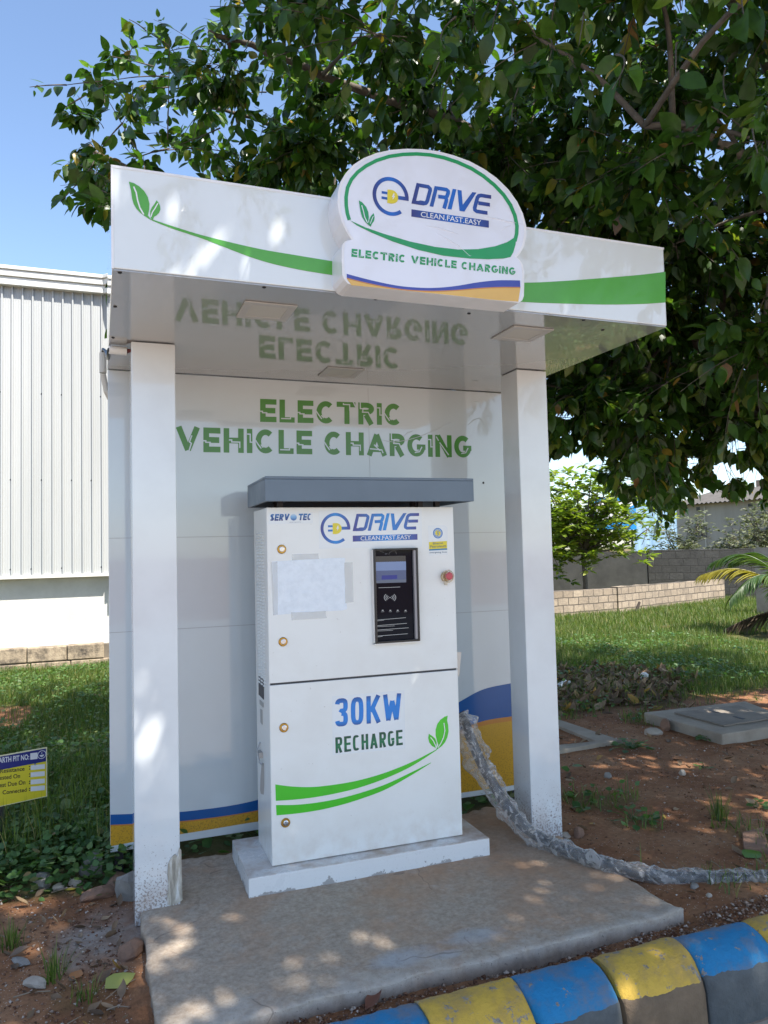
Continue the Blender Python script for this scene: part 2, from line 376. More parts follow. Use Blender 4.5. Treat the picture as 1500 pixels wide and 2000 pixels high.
bb = [(e0, 1611), (300, 1607), (380, 1601), (500, 1583), (650, 1546), (780, 1490), (897, 1427), (945, 1408), (1000, 1399), (xr, 1395)]
ob = [(u, v+(3 if u < 600 else 9)) for u, v in bb]
gb = [(e0, 1653), (300, 1637), (380, 1625), (500, 1605), (650, 1584), (780, 1566), (897, 1549), (945, 1542), (1000, 1534), (xr, 1525)]
band(mb, bt, bb, 1, YB, .0006, 0); band(mb, bb, ob, 1, YB, .0006, 1); band(mb, ob, gb, 1, YB, .0006, 2)
mb.build('wave_graphic', [M_BLUE, M_ORANGE, M_GOLD], panel)
EVW = {'E': .70, 'L': .66, 'C': .86, 'T': .80, 'R': .74, 'I': .24, 'V': .98, 'H': .84, 'A': .98, 'G': .90, 'N': .84, '*': .8}
EVCUT = {'E': [[(-.05, .46), (.14, .46), (.14, .40), (.40, .40), (.40, .33)]], 'L': [[(.1, .17), (.72, .17), (.72, .28)]],
         'C': [[(-.02, .56), (.10, .40), (.28, .20)], [(.26, .36), (.38, .24)]], 'T': [[(.30, .94), (.30, .88), (.66, .88), (.66, .60)], [(1.0, .78), (.86, 1.02)]],
         'R': [[(.12, 1.02), (.12, .72), (.28, .72), (.28, .58)], [(.22, .56), (.62, .56), (.74, .40)]], 'I': [[(.05, .78), (.6, .78), (.6, .45), (1.05, .45)]],
         'V': [[(.66, .66), (.56, .40), (.64, .34), (.54, .04)]], 'H': [[(.26, .52), (.40, .52), (.40, .44), (.80, .44), (.80, .2)]],
         'A': [[(.16, .30), (.74, .26), (.80, .12)], [(.36, .48), (.66, .22)]], 'G': [[(.40, .18), (.66, .22), (.80, .44)]], 'N': [[(.26, .66), (.80, .10)], [(.06, .92), (.20, .74)]]}
mb = MB()
for text, bl, br, tl in (('ELECTRIC', (508, 824), (786, 831), (508, 779)), ('VEHICLE CHARGING', (343, 882), (921, 894), (343, 833))):
    W = text_width(text, EVW, .13, .42)
    letters(mb, plate_px(bl, br, tl, W, 1, YB), text, EVW, .235, .13, .0006, cuts=EVCUT, space=.42, cw=.05)
mb.build('lettering', [M_GREENT, M_BACK], panel)
c = onp(944, 943, 1, YB); MB().lathe(c+OUT*.0004, OUT, [(0, .007), (.0008, .0065)], 14).build('drill_hole', M_SEAM, panel)
# creases in the vinyl
mb = MB(); Zr = Z(640, 740, .24)
for L, r in (([(450, 500), (540, 515), (640, 500), (760, 465), (880, 415), (960, 375), (1010, 350)], .0022), ([(615, 475), (650, 440), (695, 425)], .0028), ([(1140, 375), (1190, 335), (1235, 320), (1262, 345)], .003), ([(1172, 192), (1200, 187), (1232, 190)], .003), ([(1150, 470), (1190, 455)], .002)):
    P = [onp(*q, 1, YB) for q in Zr(L)]; MB().tube(P, [r*.3]+[r]*(len(P)-2)+[r*.3], 6).build('crease', M_BACK, panel, smooth=True)
for x in (XB0+.04, XB1-.05): MB().box(x-.02, x+.02, YB+.031, YB+.07, -.2, ZB0+.6).build('rear_leg', M_DARKMETAL, kiosk)
# canopy
canopy = MB().box(XC0, XC1, YC0, YB+.03, H+.006, HC).build('canopy', M_PANEL, kiosk, bevel=.003)
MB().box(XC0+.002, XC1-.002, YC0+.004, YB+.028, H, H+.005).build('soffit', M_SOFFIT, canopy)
mb = MB(); mb.box(XC0-.0015, XC1+.0015, YC0-.0015, YC0+.003, HC-.0075, HC+.001); mb.box(XC0-.0015, XC0+.006, YC0-.0016, YC0+.003, H+.004, HC-.008); mb.build('edge_trim', M_WHITEV, canopy)
Zs = Z(200, 500, .4)
for u, v in Zs([(85, 80), (62, 246), (790, 152), (1335, 210), (52, 398)])+Z(700, 500, .4)([(85, 210), (512, 250), (1100, 312), (1193, 360), (540, 280)]):
    c = onp(u, v, 2, H); MB().lathe(c-np.array([0, 0, .0002]), (0, 0, -1), [(0, .007), (.002, .007), (.004, .004)], 10).build('screw', M_DARKMETAL, canopy)
for cx, cy in ((.60, -.55), (1.712, -.56), (1.168, .31)):
    f = MB(); h = .098; r = .068
    for a in ((-h, h, -h, -r), (-h, h, r, h), (-h, -r, -r, r), (r, h, -r, r)): f.box(cx+a[0], cx+a[1], cy+a[2], cy+a[3], H-.006, H-.0005)
    fo = f.build('ceiling_light', simple('grey_white_plastic', (.44, .435, .425), .4), canopy, bevel=.002)
    MB().box(cx-r+.0005, cx+r-.0005, cy-r+.0005, cy+r-.0005, H-.004, H-.001).build('diffuser', simple('frosted_diffuser', (.50, .49, .45), .5), fo)
# leaf and ribbons on the fascia
mb = MB(); Zf = Z(0, 0, 1/3)
big = Zf([(755, 1065), (785, 1074), (815, 1092), (845, 1120), (866, 1155), (876, 1195), (874, 1230), (866, 1262), (880, 1280), (898, 1293), (885, 1290), (862, 1276), (845, 1265), (822, 1248), (800, 1225), (784, 1198), (774, 1165), (768, 1120)])
small = Zf([(918, 1174), (930, 1190), (938, 1208), (940, 1228), (932, 1248), (918, 1262), (902, 1272), (896, 1290), (884, 1280), (880, 1262), (880, 1238), (890, 1215), (905, 1196)])
deco(mb, big, 1, YC0, .0012); deco(mb, small, 1, YC0, .0012)
for pl, w in ((Zf([(783, 1095), (798, 1130), (806, 1175), (820, 1220), (842, 1258)]), 4), (Zf([(925, 1192), (908, 1222), (892, 1246), (884, 1272)]), 3)):
    L, Rr = offset_strip(pl, w*.7); deco(mb, [tuple(q) for q in L]+[tuple(q) for q in Rr[::-1]], 1, YC0, .0020, 1)
mb.build('leaf_decal', [M_GREEN, M_WHITEV], canopy); mb = MB()
band(mb, [(298, 429), (340, 443), (400, 461), (500, 485), (580, 499), (672, 514)], [(297, 431), (340, 448), (400, 468), (500, 506), (580, 526), (672, 541)], 1, YC0, .0012, 0)
mb.build('green_ribbon', M_GREEN, canopy); mb = MB()
xe = pix((XC1-.002, YC0, 2.5))[0]
band(mb, [(985, 552), (1040, 552), (1100, 549), (1180, 543), (1250, 537), (xe, 531)], [(985, 587), (1040, 591), (1100, 593), (1180, 595), (1250, 594), (xe, 591)], 1, YC0, .0012, 0)
mb.build('green_ribbon', M_GREEN, canopy)
# logo, drawn in the pixels of a close-up of the cabinet
def logo(P, gm, name, parent):
    """P(x, y, d) -> point"""
    class Q: p = staticmethod(lambda x, y, d=0: P(x, y, d))
    def pol(mb, pts, d, mi=0): mb.poly([P(x, y, d) for x, y in pts], mi)
    D = .0012; mb = MB()
    pol(mb, [(545, 97), (587, 97), (535, 338), (490, 338)], D)
    stroke(mb, Q, [(580, 118), (680, 118), (702, 136), (704, 150), (672, 280), (655, 305), (625, 316), (536, 318)], 42, D+.0003)
    pol(mb, [(555, 322), (560, 300), (590, 287), (635, 286), (650, 296), (600, 330)], D+.0006)
    pol(mb, [(755, 95), (797, 95), (743, 333), (700, 333)], D)
    stroke(mb, Q, [(790, 115), (892, 113), (912, 128), (912, 150), (900, 185), (882, 203), (798, 207)], 42, D+.0003); stroke(mb, Q, [(882, 196), (893, 222), (892, 240), (868, 331)], 42, D+.0006)
    pol(mb, [(965, 90), (1008, 90), (955, 328), (908, 328)], D)
    pol(mb, [(1020, 92), (1068, 92), (1085, 250), (1195, 88), (1242, 86), (1105, 325), (1048, 325)], D)
    stroke(mb, Q, [(1416, 106), (1300, 108), (1270, 118), (1255, 140), (1224, 265), (1228, 285), (1248, 297), (1376, 294)], 42, D); stroke(mb, Q, [(1265, 200), (1402, 197)], 42, D+.0003)
    pol(mb, [(492, 402), (1393, 378), (1395, 458), (492, 485)], D)
    mb.build(name+'_letters', gm, parent)
    mb = MB(); stroke(mb, Q, [(250+187*math.cos(R(a)), 300-195*math.sin(R(a))) for a in range(4, 316, 6)], 42, D); stroke(mb, Q, [(335, 298), (457, 296)], 42, D+.0003)
    for y in (271, 331): stroke(mb, Q, [(146, y), (216, y-1)], 28, D)
    mb.build('plug_emblem', gm, parent)
    mb = MB(); pol(mb, [(212, 228), (255, 226)]+[(255+82*math.sin(R(a)), 302-77*math.cos(R(a))) for a in range(10, 175, 12)]+[(255, 380), (212, 378)], D+.0003)
    mb.build('plug', M_YEL, parent)
    mb = MB(); pol(mb, [(280, 262), (262, 306), (277, 304), (270, 338), (302, 288), (286, 290), (294, 262)], D+.0008); mb.build('bolt_symbol', M_WHITEV, parent); mb = MB()
    bl, br, tl = P(600, 470, 0), P(1302, 449, 0), P(600, 411, 0); font_text(mb, 'CLEAN.FAST.EASY', Plate(bl, br-bl, tl-bl, OUT), 1, 1, D+.0008, bold=.004)
    mb.build('motto', M_WHITEV, parent)
CABF = Frame((1.1, .2, 0), -.0167)
# cabinet coordinates are given in the un-rotated frame around the pivot
KX0, KX1, KY0, KY1, KZ0, KZ1, KZS = .7102-1.1, 1.6326-1.1, .0025-.2, .3319-.2, .0805, 1.661, .872
ZL = lambda x, y: (620+x*.14, 990+y*.14)
def PC(x, y, d=0): return onp(*ZL(x, y), 1, KY0, CABF)+OUT*d
# ---- sign board on the fascia
YS = YC0-.115; Z3 = Z(600, 270, 1/3)
outl = Z3([(262, 598), (228, 545), (203, 490), (185, 430), (178, 375), (180, 315), (195, 258), (225, 205), (270, 155), (330, 116), (405, 86), (490, 68), (580, 61), (670, 63), (765, 75), (860, 100), (950, 133), (1035, 178), (1110, 232), (1178, 298), (1230, 370), (1264, 440), (1283, 510), (1285, 570), (1272, 630), (1250, 672), (1226, 698),
           (1246, 712), (1264, 740), (1272, 780), (1272, 850), (1270, 925), (1260, 950), (1240, 964), (1100, 950), (800, 917), (500, 886), (262, 861), (238, 850), (218, 828), (206, 800), (203, 720), (203, 650), (209, 620), (224, 603), (243, 597)])
P3 = [onp(u, v, 1, YS) for u, v in outl]
sign = MB().prism(P3, (0, .115, 0)).build('sign_board', M_WHITEV, kiosk, bevel=.006)
sh = MB(); cen = np.mean(P3, axis=0)
M_SIGNFACE = panel_mat('sign_face_vinyl', (.70, .73, .82), .12, .5, .03, .03)
sh.poly([cen+(p-cen)*.975+OUT*.0008 for p in P3]); sh.build('face_sheet', M_SIGNFACE, sign)
mb = MB()
ringc = Z3([(246, 480), (234, 440), (228, 395), (227, 345), (236, 290), (258, 243), (295, 200), (345, 163), (405, 132), (480, 108), (560, 96), (640, 93), (720, 99), (800, 115), (880, 142), (960, 178), (1030, 222), (1095, 275), (1150, 333), (1190, 393), (1216, 455), (1228, 515), (1226, 560), (1216, 605)])
L, Rr = offset_strip(ringc, 7); n = len(L); mb.add([onp(*q, 1, YS)+OUT*.0018 for q in list(L)+list(Rr)], [(i, i+1, n+i+1, n+i) for i in range(n-1)])
deco(mb, Z3([(240, 474), (258, 486), (340, 524), (450, 562), (600, 606), (750, 638), (880, 653), (1000, 651), (1100, 634), (1170, 610), (1224, 576), (1219, 625), (1206, 670), (1190, 697), (1150, 706), (1060, 710), (950, 706), (800, 690), (650, 656), (500, 606), (380, 556), (290, 512)]), 1, YS, .0021)
for g in ([(302, 366), (322, 378), (345, 405), (357, 435), (360, 465), (356, 490), (366, 508), (372, 521), (356, 508), (338, 490), (322, 465), (311, 430), (306, 398)], [(388, 440), (394, 465), (390, 488), (378, 503), (370, 520), (362, 500), (362, 480), (372, 458)]): deco(mb, Z3(g), 1, YS, .0024)
for g, w in (([(318, 395), (328, 430), (336, 465), (352, 498)], 2), ([(386, 458), (376, 480), (368, 503)], 1.6)):
    L, Rr = offset_strip(Z3(g), w*.8); deco(mb, [tuple(q) for q in L]+[tuple(q) for q in Rr[::-1]], 1, YS, .0030, 1)
mb.build('green_ring', [M_GREEN2, M_SIGNFACE], sign)
mb = MB()
W = text_width('ELECTRIC VEHICLE CHARGING', EVW, .15, .5)
letters(mb, plate_px(Z3([(258, 695)])[0], Z3([(1218, 803)])[0], Z3([(260, 648)])[0], W, 1, YS), 'ELECTRIC VEHICLE CHARGING', EVW, .25, .15, .0016, cuts=EVCUT, space=.5, cw=.04)
mb.build('lettering', [M_GREEN2, M_SIGNFACE], sign)
mb = MB()
t1 = Z3([(230, 795), (330, 822), (450, 850), (570, 870), (720, 878), (860, 868), (1000, 845), (1120, 833), (1246, 834)]); t2 = Z3([(232, 818), (330, 843), (450, 868), (570, 886), (720, 894), (860, 890), (1000, 878), (1120, 872), (1248, 872)])
t3 = [(u, v+2.2) for u, v in t2]; t4 = Z3([(258, 862), (350, 871), (450, 881), (570, 893), (720, 908), (860, 922), (1000, 938), (1120, 950), (1236, 958)])
band(mb, t1, t2, 1, YS, .0016, 0); band(mb, t2, t3, 1, YS, .0016, 1); band(mb, t3, t4, 1, YS, .0016, 2)
mb.build('wave_graphic', [M_VIOLET, M_ORANGE, M_PALEGOLD], sign)
# affine from cabinet close-up to the sign plane
src = np.array([[*PC(492, 402)[[0, 2]], 1], [*PC(1393, 378)[[0, 2]], 1], [*PC(545, 97)[[0, 2]], 1]])
dst = np.array([onp(*q, 1, YS)[[0, 2]] for q in Z3([(610, 417), (1063, 484), (640, 263)])]); AF = np.linalg.solve(src, dst)
def PS(x, y, d=0):
    q = PC(x, y); w = np.array([q[0], q[2], 1])@AF; return np.array([w[0], YS, w[1]])+OUT*(d+.0006)
logo(PS, M_DRIVE, 'drive', sign)
mb = MB()
for L, r in (([(690, 510), (760, 525), (830, 545), (895, 565)], .0025), ([(750, 552), (820, 590), (890, 635), (950, 690), (1010, 695)], .0025), ([(1000, 455), (1100, 470), (1180, 490), (1265, 505)], .003), ([(1125, 548), (1160, 520), (1200, 510)], .0022), ([(830, 150), (850, 140)], .002), ([(975, 700), (980, 780), (985, 865)], .0012)):
    P = [onp(*q, 1, YS) for q in Z3(L)]; MB().tube(P, [r*.3]+[r]*(len(P)-2)+[r*.3], 6).build('crease', M_SIGNFACE, sign, smooth=True)
for u, v in Z3([(345, 910), (1040, 978), (915, 989), (400, 940)]):
    pass
# conduit, tube and feed cable at the left rear corner
mb = MB(); mb.tube([(XB0-.022, YB+.02, 2.46), (XB0-.022, YB+.02, 2.36)], .017, 12); mb.tube([(XB0-.022, YB+.02, 2.355), (XB0-.006, YB+.03, 2.27), (XB0+.03, YB+.05, 2.2)], .014, 12)
mb.build('conduit_pipe', M_PVC, kiosk, smooth=False)
a = onp(213, 683, 2, H-.022); b = onp(247, 686, 2, H-.022); MB().tube([a, b], .018, 12).build('connector_sleeve', M_PLASTIC, kiosk)
MB().tube([(XB0-.022, YB+.02, 2.45), (XB0-.02, YB+.01, 2.475), (XB0-.008, YB-.03, 2.455), a*.5+np.array([XB0-.004, YB-.12, 2.36])*.5, a, a+(b-a)*.1], .0085, 8).build('feed_cable', M_BLACKP, kiosk, smooth=True)
MB().tube([b, b+np.array([.012, -.005, .002]), b+np.array([.03, -.012, .004])], [.012, .008, .004], 8).build('cable_end', simple('dark_red_tape', (.12, .012, .014), .4), kiosk, smooth=True)
# ================================================================== CABINET
cab = thing('charger_cabinet', (0, 0, 0), 'white steel charger cabinet with dark screen and 30KW RECHARGE lettering', 'charger', fr=CABF)
body = MB().box(KX0, KX1, KY0+.012, KY1, KZ0, KZ1).build('body', M_CAB, cab, bevel=.003)
mb = MB().box(KX0+.006, KX1-.006, KY0+.006, KY0+.0125, KZ0+.006, KZ1-.006); mb.build('door_gasket', M_SEAM, body)
d_up = MB().box(KX0, KX1, KY0, KY0+.009, KZS+.0045, KZ1).build('door', M_CAB, cab, bevel=.0025)
d_lo = MB().box(KX0, KX1, KY0, KY0+.009, KZ0+.003, KZS-.0045).build('door', M_CAB, cab, bevel=.0025)
d_lo['label'] = 'lower door with 30KW RECHARGE and green swoosh'; d_up['label'] = 'upper door with screen, stickers and taped paper'
Z6 = Z(470, 900, 1/3); Z7 = Z(470, 1260, 1/3)
C6 = lambda x, y: onp(470+x/3, 900+y/3, 1, KY0, CABF); C7 = lambda x, y: onp(470+x/3, 1260+y/3, 1, KY0, CABF)
for c, dd in ((C6(240, 518), d_up), (C6(248, 1060), d_up), (C7(253, 483), d_lo), (C7(263, 1040), d_lo)):
    lk = MB().lathe(c+OUT*.0003, OUT, [(0, .0205), (.003, .0205), (.005, .018), (.005, .0135)], 24).build('lock', M_BRASS, dd)
    k = MB().lathe(c+OUT*.005, OUT, [(0, .0132), (.005, .012), (.006, .009)], 20); a = rnd.uniform(0, 3)
    k.obox(c+OUT*.012, np.array([math.cos(a), 0, math.sin(a)])*.010, np.array([-math.sin(a), 0, math.cos(a)])*.0022, OUT*.0015); k.build('lock_barrel', M_CHROME, lk)
def dk(mb, pts, T, d, mi=0): mb.poly([T(x, y)+OUT*d for x, y in pts], mi)
M_STICK = simple('clear_sticker', (.74, .77, .78), .22); M_PAPER = None
# logo sticker
mb = MB(); mb.poly([PC(*q)+OUT*.0005 for q in ((18, 50), (1452, 22), (1458, 555), (22, 585))]); mb.build('logo_sticker', M_STICK, d_up); logo(PC, M_DRIVEC, 'drive', d_up)
# maker sticker
ZM = lambda x, y: onp(500+x*140/1500, 990+y*140/1500, 1, KY0, CABF)
mb = MB(); mb.poly([ZM(*q)+OUT*.0005 for q in ((262, 125), (1185, 108), (1190, 345), (262, 365))]); mb.build('maker_sticker', M_STICK, d_up)
mb = MB(); SW = {'*': .62, 'V': .78, 'R': .66, 'T': .66}
for text, bl, br, tl in (('SERV', (285, 292), (690, 288), (285, 150)), ('TEC', (885, 282), (1150, 276), (885, 143))):
    a, b, c = ZM(*bl), ZM(*br), ZM(*tl); w = text_width(text, SW, .06); letters(mb, Plate(a, (b-a)/(w+.1), c-a, OUT), text, SW, .25, .08, .0010, e=2.6, skew=.16)
mb.build('maker_lettering', grad_mat('navy_ink_blend', 2, [(0, (.02, .03, .16)), (1, (.03, .16, .42))]), d_up)
mb = MB(); ctr = ZM(785, 218); mb.lathe(ctr+OUT*.0009, OUT, [(0, .0150), (.0004, .0150)], 24); mb.build('globe_emblem', grad_mat('globe_ink', 2, [(0, (.02, .09, .3)), (.6, (.2, .42, .7)), (1, (.5, .65, .8))]), d_up)
mb = MB(); a, b, c = ZM(700, 338), ZM(1148, 326), ZM(700, 312); font_text(mb, 'smart power networks'[:11], Plate(a, (b-a), c-a, OUT), .55, 1, .001)
mb.build('small_lettering', simple('grey_ink', (.2, .22, .26), .5), d_up)
# paper sheet under clear tape (blank)
def paper_mat():
    m, t, b = nmat('paper_under_tape'); n = noise(t, 30, 4); t.links.new(mixc(t, maprange(t, n, .4, .7), (.74, .80, .86), (.66, .72, .78)), b.inputs['Base Color']); sock(b, 'Roughness', .25)
    bump(t, b, noise(t, 22, 5, .7, dist=1.5), .35, .01); return m
mb = MB(); mb.prism([C6(*q)+OUT*.0004 for q in ((182, 592), (300, 583), (450, 574), (600, 568), (612, 572), (608, 650), (618, 730), (614, 800), (624, 868), (600, 876), (480, 884), (350, 893), (197, 904), (192, 830), (198, 760), (186, 690))], OUT*.0016); sheet = mb.build('paper_sheet', paper_mat(), d_up)
M_TAPE, tt, tb = nmat('clear_tape'); sock(tb, 'Base Color', (.72, .74, .74, 1)); sock(tb, 'Roughness', .2); sock(tb, 'Alpha', .45)
mb = MB(); dk(mb, [(300, 548), (455, 543), (458, 575), (300, 582)], C6, .0026); dk(mb, [(606, 596), (655, 594), (662, 828), (612, 834)], C6, .0026); dk(mb, [(295, 888), (498, 880), (503, 922), (298, 934)], C6, .0026); dk(mb, [(176, 596), (215, 590), (218, 900), (190, 906)], C6, .0026); mb.build('clear_tape', M_TAPE, d_up)
# fuel-company sticker
mb = MB(); dk(mb, [(1097, 380), (1195, 377), (1212, 392), (1215, 550), (1103, 555)], C6, .0005); mb.build('emblem_sticker', M_STICK, d_up)
mb = MB(); dk(mb, [(1103, 476), (1208, 470), (1209, 512), (1104, 518)], C6, .0010, 0); dk(mb, [(1104, 518), (1209, 512), (1210, 521), (1104, 527)], C6, .0011, 1)
mb.build('emblem_band', [M_YEL, simple('sea_blue_ink', (.03, .20, .38), .4)], d_up)
mb = MB(); cc = C6(1155, 424); M_EB = simple('emblem_blue', (.012, .16, .46), .35)
for k, (r, mi) in enumerate(((.0255, 0), (.0205, 1), (.0185, 0), (.0155, 1), (.0145, 2))): mb.lathe(cc+OUT*(.0009+.0003*k), OUT, [(0, r), (.0002, r)], 28, mi)
class EQ: p = staticmethod(lambda x, y, d=0: cc+np.array([x, 0, y])*.0145+OUT*d)
stroke(mb, EQ, arc(.28, .38, .38, .38, 30, 250, 12)+arc(-.25, -.38, .38, .38, 70, -150, 12), .22, .0026, 0)
mb.build('round_emblem', [M_EB, M_STICK, M_YEL], d_up)
mb = MB(); M_GB = simple('grey_blue_ink', (.07, .13, .2), .5)
for txt, bl, br, tl in (('Bharat', (1126, 491), (1186, 487), (1126, 478)), ('Petroleum', (1110, 511), (1204, 505), (1110, 496)), ('energising lives', (1106, 545), (1208, 541), (1106, 533))):
    a, b, c = C6(*bl), C6(*br), C6(*tl); font_text(mb, txt, Plate(a, b-a, c-a, OUT), 1, 1, .0018)
mb.build('sticker_lettering', M_GB, d_up)
# screen unit
TL, TR, BR_, BL_ = C6(767, 514), C6(1031, 511), C6(1037, 1052), C6(774, 1071)
x0 = (TL[0]+BL_[0])/2+.004; x1 = (TR[0]+BR_[0])/2; z1 = (TL[2]+TR[2])/2; z0 = (BL_[2]+BR_[2])/2
scr = thing
fr = MB(); t_ = .010; dep = .026
fr.box(x0, x0+t_, KY0-dep, KY0-.0003, z0, z1); fr.box(x1-t_, x1, KY0-dep, KY0-.0003, z0, z1); fr.box(x0+t_, x1-t_, KY0-dep, KY0-.0003, z0, z0+t_); fr.box(x0+t_, x1-t_, KY0-dep, KY0-.0003, z1-t_, z1)
screen = fr.build('screen_unit', M_BLACKP, d_up, bevel=.002)
mb = MB(); mb.box(x0-.006, x0-.0005, KY0-dep*.7, KY0-.0003, z0+.004, z1-.004); mb.box(x0-.004, x1, KY0-dep*.8, KY0-.0003, z0-.006, z0-.0005); mb.build('bezel_rim', M_PLASTIC, screen)
mb = MB(); mb.box(x1-t_-.012, x1-t_-.0005, KY0-.022, KY0-.004, z0+t_+.001, z1-t_-.001); mb.build('inner_rim', simple('rim_reflection_grey', (.30, .29, .30), .3), screen)  # grey tone stands for the reflection on the bezel's inner side
gx0, gx1, gz0, gz1 = x0+t_, x1-t_-.013, z0+t_, z1-t_
m_gl = simple('screen_glass', (.004, .007, .014), .04, spec=.12)
MB().box(gx0+.0005, gx1, KY0-.007, KY0-.001, gz0+.0005, gz1-.0005).build('glass', m_gl, screen)
def S6(x, y, d=.0005): return onp(470+x/3, 900+y/3, 1, KY0-.007, CABF)+OUT*d
def emi(name, col, e):
    m, t, b = nmat(name); sock(b, 'Base Color', (*[c*.25 for c in col], 1)); sock(b, 'Roughness', .12)
    sock(b, 'Emission Color', (*col, 1)); sock(b, 'Emission Strength', e); return m
mb = MB()
for q, mi in (([(782, 560), (966, 556), (968, 590), (782, 594)], 3), ([(782, 594), (968, 588), (969, 640), (782, 645)], 0), ([(782, 645), (969, 640), (970, 695), (782, 702)], 1), ([(782, 702), (970, 695), (970, 712), (782, 718)], 4), ([(826, 672), (917, 669), (917, 692), (826, 696)], 2)):
    mb.poly([S6(x, y, .0005 if mi != 2 else .001) for x, y in q], mi)
mb.build('display', [emi('display_sky_blue', (.20, .30, .55), .22), emi('display_slate_blue', (.09, .14, .29), .22), emi('display_navy', (.02, .045, .26), .28), emi('display_dim', (.05, .065, .08), .15), emi('display_pale', (.15, .21, .31), .18)], screen)
mb = MB()
class SQ: p = staticmethod(lambda x, y, d=0: S6(x, y, .0006))
stroke(mb, SQ, [(808, 744), (870, 742), (935, 739)], 2.2, 0)
for s in (-1, 1):
    for r in (14, 24, 34): stroke(mb, SQ, [(875+s*(r*math.cos(R(a))), 801-r*.75*math.sin(R(a))) for a in range(-48, 49, 12)], 3, 0)
stroke(mb, SQ, [(872, 801), (878, 801)], 5, 0)
for i, x in enumerate((790, 832, 877, 920, 966)):
    stroke(mb, SQ, [(x-5, 877-(i % 2)), (x+5, 876)], 5, 0); stroke(mb, SQ, [(x-9, 885), (x+9, 884)], 1.5, 0)
for y in (933, 966, 992, 1027):
    stroke(mb, SQ, [(798, y), (985-rnd.randint(0, 25), y-14)], 2.2, 0); stroke(mb, SQ, [(798, y+6), (798+rnd.randint(30, 140), y+1)], 1.6, 0)
    stroke(mb, SQ, [(785, y-2), (787, y+8)], 5, 0)
mb.build('screen_symbols', emi('symbol_white', (.5, .55, .6), .22), screen)
mb = MB()
stroke(mb, SQ, [(815, 533), (825, 529), (838, 536)], 2, 0); stroke(mb, SQ, [(845, 546), (860, 545)], 3, 0); stroke(mb, SQ, [(868, 550), (872, 538), (885, 530), (905, 528), (912, 540), (912, 547)], 2, 0)
mb.build('etched_symbols', simple('etched_grey', (.12, .12, .13), .4), screen)
# emergency stop
c = C6(1200, 678)
es = MB().lathe(c+OUT*.0003, OUT, [(0, .026), (.004, .026), (.012, .022), (.014, .019)], 28).build('emergency_button', simple('amber_collar', (.52, .38, .20), .35), d_up)
MB().lathe(c+OUT*.0145+np.array([.002, 0, .003]), OUT, [(0, .011), (.012, .012), (.016, .0185), (.024, .0195), (.030, .017), (.032, .012)], 28).build('red_knob', M_RED, es, smooth=False)
m_cl, tcl, bcl = nmat('yellowed_clear_plastic'); sock(bcl, 'Base Color', (.72, .62, .45, 1)); sock(bcl, 'Roughness', .15); sock(bcl, 'Alpha', .45)
mb = MB(); P = [c+OUT*.022+np.array([.003+.029*math.cos(a), 0, .002+.029*math.sin(a)]) for a in np.linspace(0, 2*math.pi, 25)]; mb.tube(P, .0035, 6); P = [c+OUT*.040+np.array([.005+.021*math.cos(a), 0, .003+.021*math.sin(a)]) for a in np.linspace(0, 2*math.pi, 25)]; mb.tube(P, .0022, 6)
mb.obox(c+OUT*.02+np.array([-.008, 0, -.034]), (.007, 0, 0), (0, .005, 0), (0, 0, .007)); mb.build('button_guard', m_cl, es, smooth=True)
# lower door graphics
mb = MB()
def ribbon(mb, top, bot, T, d, n=40):
    def cr(P, t):
        P = np.array(P, float); k = len(P)-1; s = t*k; i = min(int(s), k-1); f = s-i; p0, p1, p2, p3 = P[max(i-1, 0)], P[i], P[i+1], P[min(i+2, k)]
        return .5*((2*p1)+(-p0+p2)*f+(2*p0-5*p1+4*p2-p3)*f*f+(-p0+3*p1-3*p2+p3)*f**3)
    A = [T(*cr(top, i/n))+OUT*d for i in range(n+1)]; B = [T(*cr(bot, i/n))+OUT*d for i in range(n+1)]; mb.add(A+B, [(i, i+1, n+2+i, n+1+i) for i in range(n)], 0)
ribbon(mb, [(203, 816), (300, 828), (420, 831), (560, 816), (700, 790), (850, 746), (1000, 686), (1145, 612)], [(206, 912), (300, 906), (420, 893), (560, 868), (700, 833), (850, 780), (1000, 710), (1147, 616)], C7, .001)
ribbon(mb, [(207, 937), (330, 935), (450, 922), (570, 900), (700, 866), (850, 815), (1000, 745), (1114, 688)], [(210, 997), (330, 986), (450, 968), (570, 941), (700, 902), (850, 845), (1000, 762), (1116, 690)], C7, .001)
dk(mb, [(1213, 413), (1193, 420), (1170, 437), (1152, 462), (1142, 495), (1142, 528), (1150, 562), (1158, 585), (1148, 605), (1142, 618), (1158, 606), (1180, 590), (1198, 568), (1211, 540), (1218, 505), (1216, 470), (1209, 440)], C7, .001)
dk(mb, [(1102, 519), (1099, 545), (1105, 570), (1120, 590), (1140, 602), (1147, 590), (1148, 570), (1140, 548), (1122, 532)], C7, .0012)
mb.build('green_swoosh', M_GREENC, d_lo)
mb = MB()
for g in ([(1190, 455), (1196, 500), (1188, 540), (1172, 575), (1155, 600)], [(1112, 540), (1128, 560), (1140, 585), (1146, 604)]):
    L, Rr = offset_strip(g, 5); dk(mb, [tuple(q) for q in L]+[tuple(q) for q in Rr[::-1]], C7, .0022)
mb.build('leaf_vein', M_CAB, d_lo)
mb = MB(); dk(mb, [(535, 300), (960, 263), (965, 605), (540, 645)], C7, .0005); mb.build('lettering_sticker', M_STICK, d_lo)
KW = {'*': .47, 'W': .70, 'K': .52}
mb = MB(); a, b, c = C7(553, 480), C7(942, 440), C7(552, 316); w = text_width('30KW', KW, .11); letters(mb, Plate(a, (b-a)/w, c-a, OUT), '30KW', KW, .165, .11, .001, e=3.2); mb.build('power_lettering', M_KW, d_lo)
RC = {'*': .42, 'A': .48}
